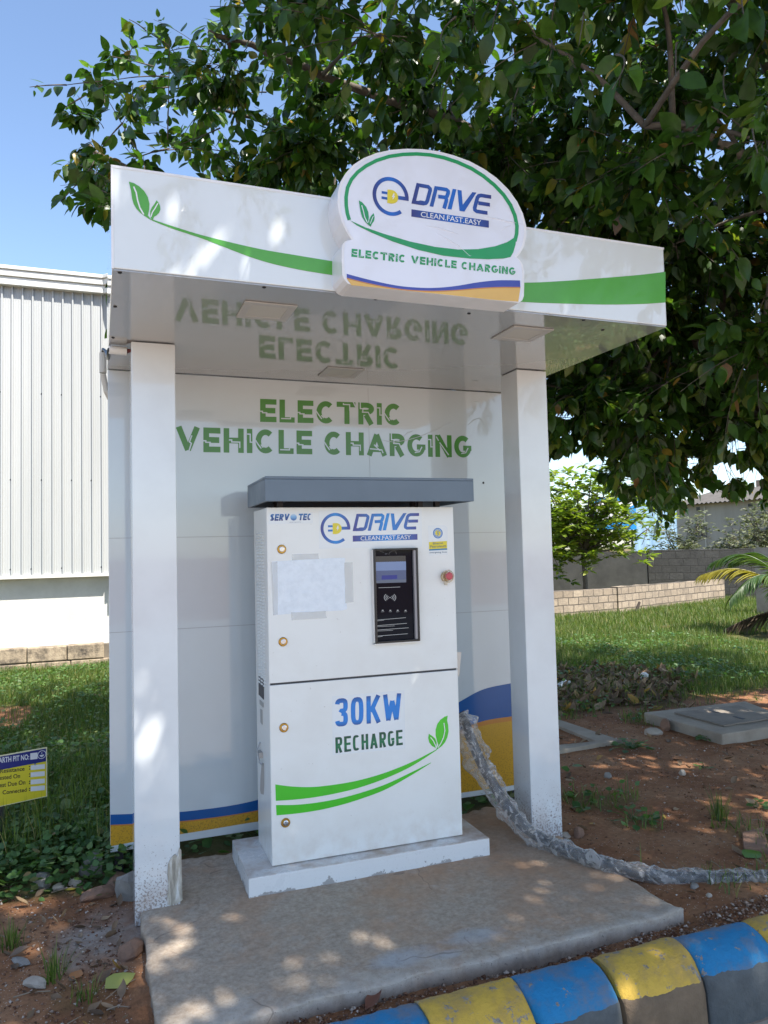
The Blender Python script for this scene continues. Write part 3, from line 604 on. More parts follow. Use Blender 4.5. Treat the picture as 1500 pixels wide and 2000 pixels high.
mb = MB(); a, b, c = C7(556, 633), C7(950, 584), C7(554, 541); w = text_width('RECHARGE', RC, .11); letters(mb, Plate(a, (b-a)/w, c-a, OUT), 'RECHARGE', RC, .155, .11, .001, e=3.2); mb.build('recharge_lettering', M_RCH, d_lo)
# side: louvres, plates, latch
LX = KX0; lv = MB()
for i in range(46):
    z = 1.55-i*.0155
    for j in range(3):
        y = KY0+.075+j*.062+(i % 2)*.004
        lv.add([(LX-.0003, y, z+.004), (LX-.0003, y+.045, z+.004), (LX-.007, y+.040, z-.004), (LX-.007, y+.005, z-.004), (LX-.0003, y+.045, z-.0045), (LX-.0003, y, z-.0045)], [(0, 1, 2, 3), (3, 2, 4, 5), (0, 3, 5), (1, 4, 2)])
lv.build('vent_louvres', M_CAB, body)
CS = lambda x, y: onp(480+x*.17, 1280+y*.17, 0, KX0, CABF)
for q, m in (([(152, 225), (208, 270), (210, 508), (154, 450)], M_DARKMETAL), ([(163, 508), (206, 545), (206, 600), (165, 560)], M_STEEL), ([(170, 612), (192, 628), (194, 795), (174, 770)], M_STEEL)):
    P = [CS(*k)+np.array([-.0006, 0, 0]) for k in q]; MB().prism(P, (-.002, 0, 0)).build('name_plate', m, body)
mb = MB(); c = CS(185, 1130); mb.box(c[0]-.018, c[0]-.0005, c[1]-.03, c[1]+.03, c[2]-.012, c[2]+.012); mb.tube([c+np.array([-.004, .02, .05]), c+np.array([-.02, .005, .015]), c+np.array([-.016, -.03, -.03]), c+np.array([-.006, -.04, -.04])], .004, 6); mb.build('side_latch', M_STEEL, body)
mb = MB(); mb.poly([CS(x, y)+np.array([-.0008, 0, 0]) for x, y in ((185, 1230), (212, 1240), (214, 1500), (208, 1600), (175, 1590), (166, 1540), (172, 1380))]); mb.build('rust_run', simple('grime', (.44, .41, .38), .8), body)
# holster plate on the right side
mb = MB(); z0 = C7(1290, 205)[2]; z1 = C7(1290, 50)[2]
mb.box(KX1-.0003, KX1+.004, KY0+.03, KY0+.09, z0, z1); mb.prism([(KX1+.004, KY0+.05, z0), (KX1+.03, KY0+.05, z0+.012), (KX1+.046, KY0+.05, z1), (KX1+.004, KY0+.05, z1+.003)], (0, .003, 0)); mb.build('holster_bracket', M_STEEL, body)
mb = MB(); c = onp(889, 1162, 0, KX1, CABF); mb.box(KX1-.0003, KX1+.008, KY0+.02, KY0+.10, C6(1260, 815)[2], C6(1260, 745)[2]); mb.build('side_socket', M_BLACKP, body)
# rain hood
HX0, HX1, HY0, HY1, HZ0, HZ1 = .6865-1.1, 1.6988-1.1, -.0968-.2, .3613-.2, 1.6819, 1.7926
mb = MB(); w = .012; mb.box(HX0, HX1, HY0, HY1, HZ1-w, HZ1); mb.box(HX0, HX1, HY0, HY0+w, HZ0, HZ1-w-.0003); mb.box(HX0, HX1, HY1-w, HY1, HZ0, HZ1-w-.0003); mb.box(HX0, HX0+w, HY0+w+.0003, HY1-w-.0003, HZ0, HZ1-w-.0003); mb.box(HX1-w, HX1, HY0+w+.0003, HY1-w-.0003, HZ0, HZ1-w-.0003)
hood = mb.build('rain_hood', M_SLATE, cab, bevel=.0025)
for x in (KX0+.07, KX1-.16, KX1-.07):
    MB().box(x-.012, x+.012, KY0+.03, KY0+.055, KZ1+.0005, HZ1-.014).build('hood_support', M_DARKMETAL, hood)
for x in (KX0+.1, KX1-.1): MB().box(x-.012, x+.012, KY1-.06, KY1-.035, KZ1+.0005, HZ1-.014).build('hood_support', M_DARKMETAL, hood)
# ================================================================== PLINTH
def plinth_mat():
    m, t, b = nmat('white_granite_tile'); s = sepz(t); n = noise(t, 7, 5, .7); up = math_(t, 'GREATER_THAN', s[2], .0765)
    c = mixc(t, maprange(t, noise(t, 120, 2), .6, .75, 0, .25), (.72, .73, .73), (.42, .41, .39))
    c = mixc(t, math_(t, 'MULTIPLY', up, maprange(t, n, .38, .62, .15, .85)), c, (.40, .29, .21))
    edge = math_(t, 'ADD', s[2], math_(t, 'MULTIPLY', maprange(t, noise(t, 9, 5, .75), .35, .72, 0, 1), -.075))
    c = mixc(t, math_(t, 'LESS_THAN', edge, -.028), c, (.36, .35, .34))
    t.links.new(c, b.inputs['Base Color']); t.links.new(maprange(t, n, .3, .7, .2, .6), b.inputs['Roughness']); bump(t, b, noise(t, 200, 3), .08, .003); return m
pl = MB().box(.5938-1.1, 1.7368-1.1, -.0748-.2, .3951-.2, -.01, .0798)
po = pl.build('cabinet_plinth', plinth_mat(), None, bevel=.004, loc=(0, 0, 0)); po.location = (1.1, .2, 0); po.rotation_euler = (0, 0, -.0167)
tag(po, 'low white tiled plinth with dusty top under the charger cabinet', 'plinth')
# ================================================================== CABLE
cb = thing('charging_cable', (2.0, -.3, 0), 'thick dark charging cable wrapped in crumpled clear plastic, trailing onto the dirt', 'cable')
kp = [onp(898, 1392, 1, .17), onp(908, 1412, 1, .15), onp(940, 1490, 1, .09), onp(985, 1566, 1, .02), onp(1022, 1612, 1, -.06)]
kp += [onp(u, v, 2, z) for u, v, z in ((1062, 1640, .035), (1110, 1662, .03), (1165, 1682, .03), (1230, 1700, .012), (1300, 1713, -.005), (1380, 1716, -.012), (1460, 1716, -.012), (1560, 1714, -.012), (1700, 1700, -.012))]
def smooth_path(P, n):
    P = np.array(P); k = len(P)-1; out = []
    for q in range(n+1):
        s = q/n*k; i = min(int(s), k-1); f = s-i; p0, p1, p2, p3 = P[max(i-1, 0)], P[i], P[i+1], P[min(i+2, k)]
        out.append(.5*((2*p1)+(-p0+p2)*f+(2*p0-5*p1+4*p2-p3)*f*f+(-p0+3*p1-3*p2+p3)*f**3))
    return np.array(out)
cp = smooth_path(kp, 150)
MB().tube(cp, .026, 12).build('rubber_cable', simple('cable_rubber', (.012, .014, .019), .45), cb, smooth=True)
def film_mat():
    m = bpy.data.materials.new('crumpled_clear_film'); m.use_nodes = True; t = m.node_tree; b = t.nodes['Principled BSDF']
    sock(b, 'Base Color', (.66, .635, .61, 1)); sock(b, 'Roughness', .16)
    tr = t.nodes.new('ShaderNodeBsdfTransparent'); mx = t.nodes.new('ShaderNodeMixShader'); lw = t.nodes.new('ShaderNodeLayerWeight'); lw.inputs[0].default_value = .45
    f = maprange(t, lw.outputs['Facing'], 0, 1, .10, .62); f = math_(t, 'ADD', f, maprange(t, noise(t, 16, 3, .6, None, 1.5), .47, .62, 0, .34)); sock(b, 'Coat Weight', .8); mp = t.nodes.new('ShaderNodeMapping'); mp.inputs['Scale'].default_value = (1, 1, 2.2); t.links.new(geo(t), mp.inputs[0]); bump(t, b, noise(t, 42, 4, .6, mp.outputs[0], 2.5), .55, .012)
    t.links.new(f, mx.inputs[0]); t.links.new(tr.outputs[0], mx.inputs[1]); t.links.new(b.outputs[0], mx.inputs[2]); t.links.new(mx.outputs[0], t.nodes['Material Output'].inputs[0]); return m
NF, NR = 620, 26; fp = smooth_path(kp, NF); V = []; up = np.array([0, 0, 1.])
for i in range(NF+1):
    d = fp[min(i+1, NF)]-fp[max(i-1, 0)]; d /= np.linalg.norm(d); a = np.cross(d, up); a /= np.linalg.norm(a); bb_ = np.cross(a, d); s = i/NF*22
    bag = 1+1.0*math.exp(-((i/NF-.16)/.11)**2)
    for j in range(NR):
        th = 2*math.pi*j/NR; w_ = th+s*1.1; q = vnoise(s*1.3, 3+1.3*math.cos(w_), 5)+.55*vnoise(s*2.6+2*math.sin(w_), 9+1.6*math.sin(w_), 8)+.22*vnoise(s*7+3*math.cos(w_), 20+3*math.cos(w_+.6), 3)
        r = .031+.021*abs(q-.75)*(1+.3*math.sin(s*.8))+.010*vnoise(s*.9, 40.5, 12)*max(0, math.sin(th+s*2.6+3*vnoise(s*.8, 50.5, 13)))**7
        if i/NF < .45: r = .0285+(r-.0275)*bag*1.15
        P = fp[i]+r*(math.cos(th)*a+math.sin(th)*bb_)
        if i/NF < .42: P = P+np.array([0, 0, -.018*bag*max(0, -math.sin(th))-.004])
        V.append(P)
F = [(i*NR+j, i*NR+(j+1) % NR, (i+1)*NR+(j+1) % NR, (i+1)*NR+j) for i in range(NF) for j in range(NR)]
MB().add(V, F).build('plastic_wrap', film_mat(), cb, smooth=True)
# ================================================================== GROUND
def sstep(a, b, x): t = np.clip((x-a)/(b-a), 0, 1); return t*t*(3-2*t)
def gheight(x, y):
    x = np.asarray(x, float); y = np.asarray(y, float)
    h = -.060+.035*sstep(1.6, 2.6, x)*(1-sstep(6, 10, x))-.05*sstep(5, 12, x)-.005*sstep(2, 8, y)*(1-sstep(.5, 3, x))
    far = sstep(14, 40, np.hypot(x, y))
    h = h+(fbm(x*1.3, y*1.3, 3)-.5)*.05*(1-.3*far)+(fbm(x*6, y*6, 9, 3)-.5)*.016
    h = h+.05*sstep(.45, 1.4, y)*(1-sstep(.1, .6, x))*fbm(x*2.2, y*2.2, 21)
    h = h-.012*sstep(.0, .3, -.9-y)
    inslab = ((x > .1) & (x < 2.2) & (y > -.95) & (y < .45)); h = np.where(inslab, np.minimum(h, -.05), h)
    k = sstep(-1.03, -1.10, y); h = h*(1-k)-.34*k
    return h
def vegd(x, y):
    """how much grows at a spot, 0..1"""
    n = fbm(x*.9, y*.9, 31); n2 = fbm(x*3, y*3, 33)
    left = sstep(.30, .62, y+(n2-.5)*.5)*(1-sstep(.2, .5, x))*np.clip(1.25-1.6*sstep(.56, .66, fbm(x*1.1+5, y*1.6, 44)), .12, 1)
    back = sstep(.45, .8, y)*sstep(.2, .5, x)*(1-sstep(2.1, 2.7, x))
    e = 2.25+.45*np.maximum(0, 4.2-x)*.0+(n-.5)*1.0
    right = sstep(e-.15, e+.35, y+.28*np.maximum(x-4.2, 0)*0)*sstep(2.1, 2.7, x)
    lit = litter(x, y); right = right*(1-.72*lit)
    right = right*np.clip(.35+1.6*sstep(.3, .55, n2*.6+n*.4), .1, 1)
    tuft = .42*sstep(.60, .70, fbm(x*2.6, y*2.6, 55))*sstep(2.2, 2.5, x)*sstep(-1, -.6, y)*(1-sstep(e-.2, e, y))
    tl = .25*sstep(.60, .68, fbm(x*2.2+3, y*2.2, 57))*(1-sstep(.0, .15, x))*(y > -1)
    return np.clip(np.maximum.reduce([left, back, right, tuft, tl]), 0, 1)*(y > -.98)
def litter(x, y):
    d = ((x-4.75)*.82+(y-3.4)*.45)**2/1.5**2+(-(x-4.75)*.45+(y-3.4)*.82)**2/1.05**2
    return 1-sstep(.45, 1.15, d+(fbm(x*2, y*2, 61)-.5)*.9)
def axis_pts(spans):
    out = []
    for a, b, s in spans: out += list(np.arange(a, b, s))
    return np.array(out+[spans[-1][1]])
gx = axis_pts([(-600, -60, 60), (-60, -12, 6), (-12, -3, .6), (-3, 6.5, .05), (6.5, 14, .2), (14, 60, 3), (60, 600, 60)])
gy = axis_pts([(-600, -60, 60), (-60, -8, 5), (-8, -1.3, .6), (-1.3, -.9, .025), (-.9, 5, .05), (5, 16, .2), (16, 60, 3), (60, 600, 60)])
GX, GY = np.meshgrid(gx, gy); nx, ny = len(gx), len(gy)
GV = np.stack([GX, GY, gheight(GX, GY)], -1).reshape(-1, 3)
ii = (np.arange(ny-1)[:, None]*nx+np.arange(nx-1)[None, :]).ravel()
GF = np.stack([ii, ii+1, ii+1+nx, ii+nx], 1)
me = bpy.data.meshes.new('ground'); me.from_pydata(GV.tolist(), [], GF.tolist()); me.polygons.foreach_set('use_smooth', [True]*len(GF))
at = me.attributes.new('veg', 'FLOAT', 'POINT'); at.data.foreach_set('value', vegd(GV[:, 0], GV[:, 1]).astype(np.float32))
cem = 1-sstep(.5, 1.2, ((GV[:, 0]-.02)/.20)**2+((GV[:, 1]+.02)/.26)**2+(fbm(GV[:, 0]*9, GV[:, 1]*9, 71)-.5)*1.1)
at = me.attributes.new('cement', 'FLOAT', 'POINT'); at.data.foreach_set('value', cem.astype(np.float32))
at = me.attributes.new('litter', 'FLOAT', 'POINT'); at.data.foreach_set('value', litter(GV[:, 0], GV[:, 1]).astype(np.float32))
def ground_mat():
    m, t, b = nmat('red_soil')
    def A(n): a = t.nodes.new('ShaderNodeAttribute'); a.attribute_name = n; return a.outputs['Fac']
    n1 = noise(t, 2.2, 6, .65); n2 = noise(t, 38, 5, .7); n3 = noise(t, 150, 3, .7)
    c = ramp(t, n1, [(.28, (.185, .085, .042)), (.46, (.275, .130, .064)), (.62, (.34, .185, .100)), (.8, (.39, .25, .15))])
    c = mixc(t, .55, c, mixc(t, 1, c, ramp(t, n2, [(.3, (.45, .42, .4)), (.55, (1, 1, 1)), (.75, (1.45, 1.35, 1.25))]), 'MULTIPLY'))
    c = mixc(t, maprange(t, n3, .66, .74, 0, .8), c, (.42, .30, .22))
    v = t.nodes.new('ShaderNodeTexVoronoi'); v.inputs['Scale'].default_value = 75; t.links.new(geo(t), v.inputs['Vector'])
    c = mixc(t, math_(t, 'MULTIPLY', math_(t, 'LESS_THAN', v.outputs['Distance'], .17), math_(t, 'GREATER_THAN', noise(t, 11, 2), .52)), c, (.52, .42, .34))
    gn = ramp(t, noise(t, 6, 5, .7), [(.3, (.045, .055, .018)), (.55, (.09, .11, .035)), (.75, (.17, .14, .065))])
    c = mixc(t, maprange(t, A('veg'), .12, .7, 0, .88), c, gn)
    c = mixc(t, math_(t, 'MULTIPLY', A('litter'), .7), c, ramp(t, n2, [(.3, (.045, .03, .02)), (.7, (.13, .09, .06))]))
    c = mixc(t, math_(t, 'MULTIPLY', A('cement'), maprange(t, noise(t, 5, 4), .35, .6, .25, .9)), c, ramp(t, noise(t, 14, 5), [(.3, (.24, .19, .155)), (.7, (.38, .34, .30))]))
    t.links.new(c, b.inputs['Base Color']); sock(b, 'Roughness', .95); sock(b, 'Specular IOR Level', .2)
    h = math_(t, 'ADD', n2, math_(t, 'MULTIPLY', n3, .5)); bump(t, b, h, .8, .012); return m
me.materials.append(ground_mat()); go = bpy.data.objects.new('ground', me); COL.objects.link(go); tag(go, kind='structure')
# road in front of the kerb
def road_mat():
    m, t, b = nmat('dusty_paving'); n = noise(t, 3, 5, .7); br = t.nodes.new('ShaderNodeTexBrick'); br.inputs['Scale'].default_value = 1; br.inputs['Brick Width'].default_value = .22; br.inputs['Row Height'].default_value = .11
    br.inputs['Mortar Size'].default_value = .006; br.inputs['Color1'].default_value = (.33, .30, .26, 1); br.inputs['Color2'].default_value = (.38, .345, .30, 1); br.inputs['Mortar'].default_value = (.16, .13, .11, 1); t.links.new(geo(t), br.inputs['Vector'])
    t.links.new(mixc(t, maprange(t, n, .4, .7), br.outputs['Color'], (.36, .27, .21)), b.inputs['Base Color']); sock(b, 'Roughness', .9); bump(t, b, noise(t, 60, 4), .5, .01); return m
ro = MB().add([(-60, -1.115, -.245), (60, -1.115, -.245), (60, -16, -.245), (-60, -16, -.245)], [(0, 3, 2, 1)]).build('road', road_mat()); tag(ro, kind='structure')
# ================================================================== SLAB
def slab_mat():
    m, t, b = nmat('old_concrete'); s = sepz(t); n1 = noise(t, 2.4, 6, .65); n2 = noise(t, 55, 5, .75); n3 = noise(t, 8, 5, .7)
    c = ramp(t, n2, [(.25, (.24, .18, .13)), (.5, (.375, .305, .235)), (.75, (.48, .405, .33))])
    st = math_(t, 'ADD', math_(t, 'MULTIPLY', maprange(t, s[0], .7, 2.0, 0, .55), maprange(t, s[1], -.95, -.3, .0, 1)), maprange(t, n1, .4, .65, -.2, .45))
    c = mixc(t, maprange(t, st, .05, .8, 0, .85), c, (.40, .235, .135))
    ed = math_(t, 'ADD', maprange(t, s[1], -.70, -.90, 0, .6), maprange(t, n3, .35, .7, -.35, .35)); c = mixc(t, maprange(t, ed, .1, .6, 0, .75), c, (.46, .42, .37))
    for px_, py_, r in ((1.02, -.76, .10), (1.32, -.72, .09), (1.16, -.80, .05)):
        dx = math_(t, 'POWER', math_(t, 'DIVIDE', math_(t, 'SUBTRACT', s[0], px_), r*1.5), 2); dy = math_(t, 'POWER', math_(t, 'DIVIDE', math_(t, 'SUBTRACT', s[1], py_), r*.7), 2)
        d = math_(t, 'ADD', math_(t, 'ADD', dx, dy), maprange(t, n3, .3, .7, -.5, .5)); c = mixc(t, maprange(t, d, 1, 0, 0, .6), c, (.40, .44, .48))
    c = mixc(t, maprange(t, s[2], -.012, -.05, 0, .75), c, (.16, .115, .085))
    sp = noise(t, 110, 2); c = mixc(t, maprange(t, sp, .67, .70, 0, .6), c, (.09, .075, .065)); n4 = noise(t, 22, 5, .7); c = mixc(t, .45, c, mixc(t, 1, c, ramp(t, n4, [(.3, (.6, .58, .56)), (.5, (1, 1, 1)), (.7, (1.3, 1.28, 1.25))]), 'MULTIPLY'))
    vo = t.nodes.new('ShaderNodeTexVoronoi'); vo.feature = 'DISTANCE_TO_EDGE'; vo.inputs['Scale'].default_value = 1.15; wv = t.nodes.new('ShaderNodeVectorMath'); wv.operation = 'MULTIPLY_ADD'; nn_ = t.nodes.new('ShaderNodeTexNoise'); nn_.inputs['Scale'].default_value = 5; t.links.new(geo(t), nn_.inputs['Vector']); t.links.new(nn_.outputs['Color'], wv.inputs[0]); wv.inputs[1].default_value = (.22, .22, .22); t.links.new(geo(t), wv.inputs[2]); t.links.new(wv.outputs[0], vo.inputs['Vector'])
    c = mixc(t, math_(t, 'MULTIPLY', math_(t, 'LESS_THAN', vo.outputs['Distance'], .0035), maprange(t, n1, .48, .56, 0, .4)), c, (.10, .075, .06))
    t.links.new(c, b.inputs['Base Color']); sock(b, 'Roughness', .9); bump(t, b, math_(t, 'ADD', n2, math_(t, 'MULTIPLY', n3, 1.5)), .55, .008); return m
M_SLAB = slab_mat()
sx0, sx1, sy0, sy1 = .159, 2.16, -.885, .43
nsx, nsy = 120, 84; V = []; F = []
for j in range(nsy+1):
    for i in range(nsx+1):
        u = i/nsx; w = j/nsy; x = sx0+(sx1-sx0)*u; y = sy0+(sy1-sy0)*w
        eL = (fbm(y*7, 2.2, 81)-.5)*.03+(fbm(y*30, 5, 86)-.5)*.014; eR = (fbm(y*6, 7.7, 82)-.5)*.06+(fbm(y*30, 6, 87)-.5)*.02; eF = (fbm(x*7, 1.1, 83)-.5)*.025+(fbm(x*30, 9, 88)-.5)*.012; eB = (fbm(x*4, 4.4, 84)-.5)*.22+(fbm(x*18, 8, 89)-.5)*.07
        xs_ = x+eL*(1-u)**8+eR*u**8; ys_ = y+eF*(1-w)**8+eB*w**3
        z = (fbm(x*2.5, y*2.5, 85)-.5)*.008+(fbm(x*14, y*14, 90)-.5)*.003
        dl = min(xs_-sx0, sx1-xs_, ys_-sy0); z -= .006*max(0, 1-max(dl, 0)/.02)**2
        if w > .8: z += (fbm(x*9, y*9, 91)-.5)*.05*(w-.8)/.2
        cr_ = max(0, 1-math.hypot((x-2.16)/.12, (y+.885)/.07)); z += .018*cr_*(fbm(x*25, y*25, 92)+.2)
        V.append((xs_, ys_, z))
idx = lambda i, j: j*(nsx+1)+i
F = [(idx(i, j), idx(i+1, j), idx(i+1, j+1), idx(i, j+1)) for j in range(nsy) for i in range(nsx)]
ring = [idx(i, 0) for i in range(nsx+1)]+[idx(nsx, j) for j in range(1, nsy+1)]+[idx(i, nsy) for i in range(nsx-1, -1, -1)]+[idx(0, j) for j in range(nsy-1, 0, -1)]
b0 = len(V)
cxs, cys = (sx0+sx1)/2, (sy0+sy1)/2
for lev, ins, zz in ((0, -.006, -.05), (1, .0, -.14)):
    for k, r_ in enumerate(ring): x, y, z = V[r_]; V.append((x+(cxs-x)*ins*.02+(fbm(k*.4, lev, 93)-.5)*.008, y+(cys-y)*ins*.02+(fbm(k*.4, lev+5, 94)-.5)*.008, zz))
n = len(ring)
for k in range(n):
    k2 = (k+1) % n; F.append((ring[k], b0+k, b0+k2, ring[k2])); F.append((b0+k, b0+n+k, b0+n+k2, b0+k2))
slab = MB().add(V, F).build('concrete_slab', M_SLAB, None, loc=(1.15, -.2, 0)); slab.data.polygons.foreach_set('use_smooth', [k < nsx*nsy for k in range(len(slab.data.polygons))]); tag(slab, 'worn grey concrete slab with ragged edges under the charging kiosk', 'slab')
# ================================================================== KERB
def kerb_mat(name, col, dark, seed):
    m, t, b = nmat(name); s = sepz(t); n = noise(t, 9, 6, .7); n2 = noise(t, 45, 4, .7)
    mp = t.nodes.new('ShaderNodeMapping'); mp.inputs['Location'].default_value = (seed*3.1, seed, 0); t.links.new(geo(t), mp.inputs[0]); n3 = noise(t, 16, 6, .75, mp.outputs[0])
    c = mixc(t, maprange(t, n, .4, .7, 0, .8), col, tuple(x*.6 for x in col))
    back = maprange(t, s[1], -1.10, -1.0, 0, .20)
    c = mixc(t, math_(t, 'MULTIPLY', maprange(t, math_(t, 'ADD', n, back), .48, .76, 0, 1), .5), c, (.30, .22, .15))
    c = mixc(t, maprange(t, n3, .635 if seed == 1 else .565, .655 if seed == 1 else .60), c, ramp(t, n2, [(.3, (.13, .11, .09)), (.7, (.34, .31, .27))]))
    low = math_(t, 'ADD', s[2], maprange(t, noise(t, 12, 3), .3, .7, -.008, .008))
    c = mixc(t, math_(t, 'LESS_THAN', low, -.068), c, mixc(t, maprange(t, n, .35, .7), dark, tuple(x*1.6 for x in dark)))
    t.links.new(c, b.inputs['Base Color']); sock(b, 'Roughness', .75); bump(t, b, math_(t, 'ADD', n2, math_(t, 'MULTIPLY', n3, 2)), .5, .008); return m
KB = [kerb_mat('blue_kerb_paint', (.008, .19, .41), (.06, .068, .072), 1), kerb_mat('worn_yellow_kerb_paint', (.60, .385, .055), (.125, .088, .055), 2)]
prof = [(-1.0, -.33), (-1.0, -.035), (-1.004, -.012), (-1.02, -.001), (-1.045, .006), (-1.08, .005), (-1.115, -.005), (-1.145, -.022), (-1.17, -.042), (-1.19, -.066), (-1.197, -.10), (-1.205, -.18), (-1.208, -.33)]
KL = ['blue kerb stone at the lower left end of the row, mostly below the frame', 'worn yellow kerb stone with blue smears, third from the right of the row', 'clean blue kerb stone directly in front of the slab, between two yellow ones', 'flaking yellow kerb stone with bare patches on its round top', 'blue kerb stone with pale scuff nearest the slab corner', 'yellow kerb stone at the right edge, half covered with soil']
labs = {0: ('blue', 'blue kerb stone at the lower left, cut by the bottom of the photo'), 1: ('yellow', 'leftmost yellow kerb stone, in front of the middle of the slab edge'), 2: ('blue', 'blue kerb stone between the two yellow ones in front of the slab'),
        3: ('yellow', 'yellow kerb stone with brown lower face, nearest below the slab corner'), 4: ('blue', 'blue kerb stone with dark grey lower face, right of the slab corner'), 5: ('yellow', 'yellow kerb stone at the right edge half buried under soil')}
for k in range(-5, 9):
    x0 = .612+.342*k+.0; x1 = x0+.341; V = []; F = []; nxk = 30
    kk = k*7.3
    for i in range(nxk+1):
        x = x0+(x1-x0)*i/nxk; e = min(i, nxk-i)/nxk; sh_ = .004*max(0, 1-e*14)*(.4+1.6*vnoise(kk+(i > 15)*3.3, 1.7, 100))
        for j, (y, z) in enumerate(prof):
            dn = (fbm(x*8+j*.3, j*.7+kk, 101)-.5)*.014+(fbm(x*40, j*1.9+kk, 103, 3)-.5)*.008; sh_ = sh_+.018*max(0, fbm(kk*3+j*.45, 4.4+(i > 15)*9, 104)-.60)*max(0, 1-e*9)*4; V.append((x+(fbm(j*.5, kk+i, 102)-.5)*.012*(i in (0, nxk)), y+dn+sh_, z+dn*.6-sh_+.006*math.sin(kk)))
    np_ = len(prof)
    for i in range(nxk):
        for j in range(np_-1): F.append((i*np_+j, (i+1)*np_+j, (i+1)*np_+j+1, i*np_+j+1))
    F.append(tuple(range(np_))); F.append(tuple(nxk*np_+j for j in range(np_))[::-1])
    ki = abs(k) % 2
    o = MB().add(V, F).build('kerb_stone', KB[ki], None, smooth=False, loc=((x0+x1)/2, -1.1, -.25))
    o.data.polygons.foreach_set('use_smooth', [len(p.vertices) == 4 for p in o.data.polygons])
    if k in labs: tag(o, labs[k][1], 'kerb stone', 'painted kerb stones in front of the slab')
    else: tag(o, ('blue' if ki == 0 else 'yellow')+' kerb stone outside the photo, further along the row', 'kerb stone', 'painted kerb stones in front of the slab')
# ================================================================== EARTH PIT SIGN
a = R(20); SGN = Frame((-.395, 1.0, 0), a)          # board x-axis
sgn = thing('earth_pit_sign', (0, 0, 0), 'small blue and yellow EARTH PIT NO sign standing in the grass', 'sign', fr=SGN)
q = lambda u, v: onp(u, v, 1, 0, SGN)
tr_, br_2 = q(92, 1459), q(90, 1556); X1 = tr_[0]; ZT = tr_[2]; ZB = br_2[2]; WD = .40; X0 = X1-WD
M_SY = simple('sign_yellow', (.60, .52, .025), .4); M_SB = simple('sign_navy', (.012, .018, .16), .35)
board = MB().box(X0, X1, 0, .003, ZB, ZT).build('board', simple('cream_enamel', (.62, .60, .38), .4), sgn)
mb = MB(); zs_ = q(90, 1486.8)[2]; mb.add([(X0+.004, -.001, zs_), (X1-.006, -.001, zs_), (X1-.006, -.001, ZT-.006), (X0+.004, -.001, ZT-.006)], [(0, 1, 2, 3)], 0); mb.add([(X0+.004, -.001, ZB+.004), (X1-.006, -.001, ZB+.004), (X1-.006, -.001, zs_), (X0+.004, -.001, zs_)], [(0, 1, 2, 3)], 1); mb.build('colour_fields', [M_SB, M_SY], board)
SP = lambda x, y: q(x*.08667, 1430+y*.08667)+np.array([0, -.0018, 0])
def stext(mb, txt, bl, br, tl, bold): A_, B_, C_ = SP(*bl), SP(*br), SP(*tl); font_text(mb, txt, Plate(A_, B_-A_, C_-A_, (0, -1, 0)), 1, 1, 0, bold=bold)
mb = MB(); stext(mb, 'EARTH PIT NO:', (-75, 705), (655, 615), (-75, 580), .02)
mb.poly([SP(*k) for k in ((680, 622), (842, 600), (842, 455), (680, 475))])
_c = SP(940, 505); rX = .0867*80*.0029
class ERQ: p = staticmethod(lambda x, y, d=0: np.array([_c[0]+x*rX, -.0018, _c[2]+y*rX]))
stroke(mb, ERQ, arc(0, 0, 1, 1, 0, 360, 24), .14, 0); mb.poly([ERQ.p(*k) for k in ((-.6, -.05), (.6, -.05), (.4, -.4), (0, -.65), (-.4, -.4))]); stroke(mb, ERQ, [(0, .25), (0, .55)], .2, 0)
for y in (745, 905, 1070, 1225): mb.poly([SP(*k) for k in ((690, y+108), (1008, y+78), (1008, y-28), (690, y))])
mb.build('white_lettering', simple('sign_white', (.62, .64, .68), .5), board)
mb = MB()
for txt, bl, br, tl in (('Resistance', (0, 925), (552, 865), (0, 830)), ('Tested On', (-90, 1085), (450, 1030), (-90, 985)), ('Test Due On', (-90, 1255), (568, 1175), (-90, 1150)), ('Connected', (55, 1405), (598, 1340), (55, 1310))): stext(mb, txt, bl, br, tl, .015)
for y in (775, 830, 940, 995, 1105, 1155, 1265, 1310): mb.poly([SP(*k) for k in ((650, y+14), (680, y+10), (680, y-14), (650, y-10))])
mb.build('black_lettering', M_INK, board)
MB().lathe((X1-.06, -.0005, zs_-.004), (0, -1, 0), [(0, .006), (.004, .004)], 10).build('bolt', M_CHROME, board)
MB().box(X0+.17, X0+.195, .0035, .03, -.2, ZT-.02).build('post', M_DARKMETAL, sgn)
# ================================================================== WAREHOUSE
def stained(name, col, col2, sc=3, rough=.8, vert=False, bs=.2):
    m, t, b = nmat(name); vec = None
    if vert:
        mp = t.nodes.new('ShaderNodeMapping'); mp.inputs['Scale'].default_value = (1, 1, .12); t.links.new(geo(t), mp.inputs[0]); vec = mp.outputs[0]
    n = noise(t, sc, 6, .65, vec); t.links.new(mixc(t, maprange(t, n, .35, .72), col, col2), b.inputs['Base Color']); sock(b, 'Roughness', rough); bump(t, b, noise(t, sc*20, 3), bs, .01); return m
wh = thing('warehouse', (-4, 8, 0), 'white ribbed metal warehouse with plastered lower wall and stone base behind the kiosk', 'warehouse')
WY = 8.0; CX = .138; ZSB, ZST, ZCO = 1.247, 5.22, 5.475; WX0 = -16
M_PLAST = stained('white_plaster', (.62, .61, .57), (.50, .49, .455), 2.5, .85)
mb = MB(); mb.box(WX0, CX+4, WY+.14, WY+12, -.3, 5.2); mb.build('plaster_wall', M_PLAST, wh)
WD_ = np.array([.64, -.768, 0]); WN = np.array([-.768, -.64, 0]); WP = np.array([CX, WY, 0.])
MB().prism([WP-WN*.09+WD_*.1, WP-WN*.09+WD_*4, WP+np.array([4.2, 0, 0]), WP+np.array([4.2, .135, 0]), WP+np.array([.1, .135, 0])], (0, 0, 5.2)).build('wing_wall', M_PLAST, wh)
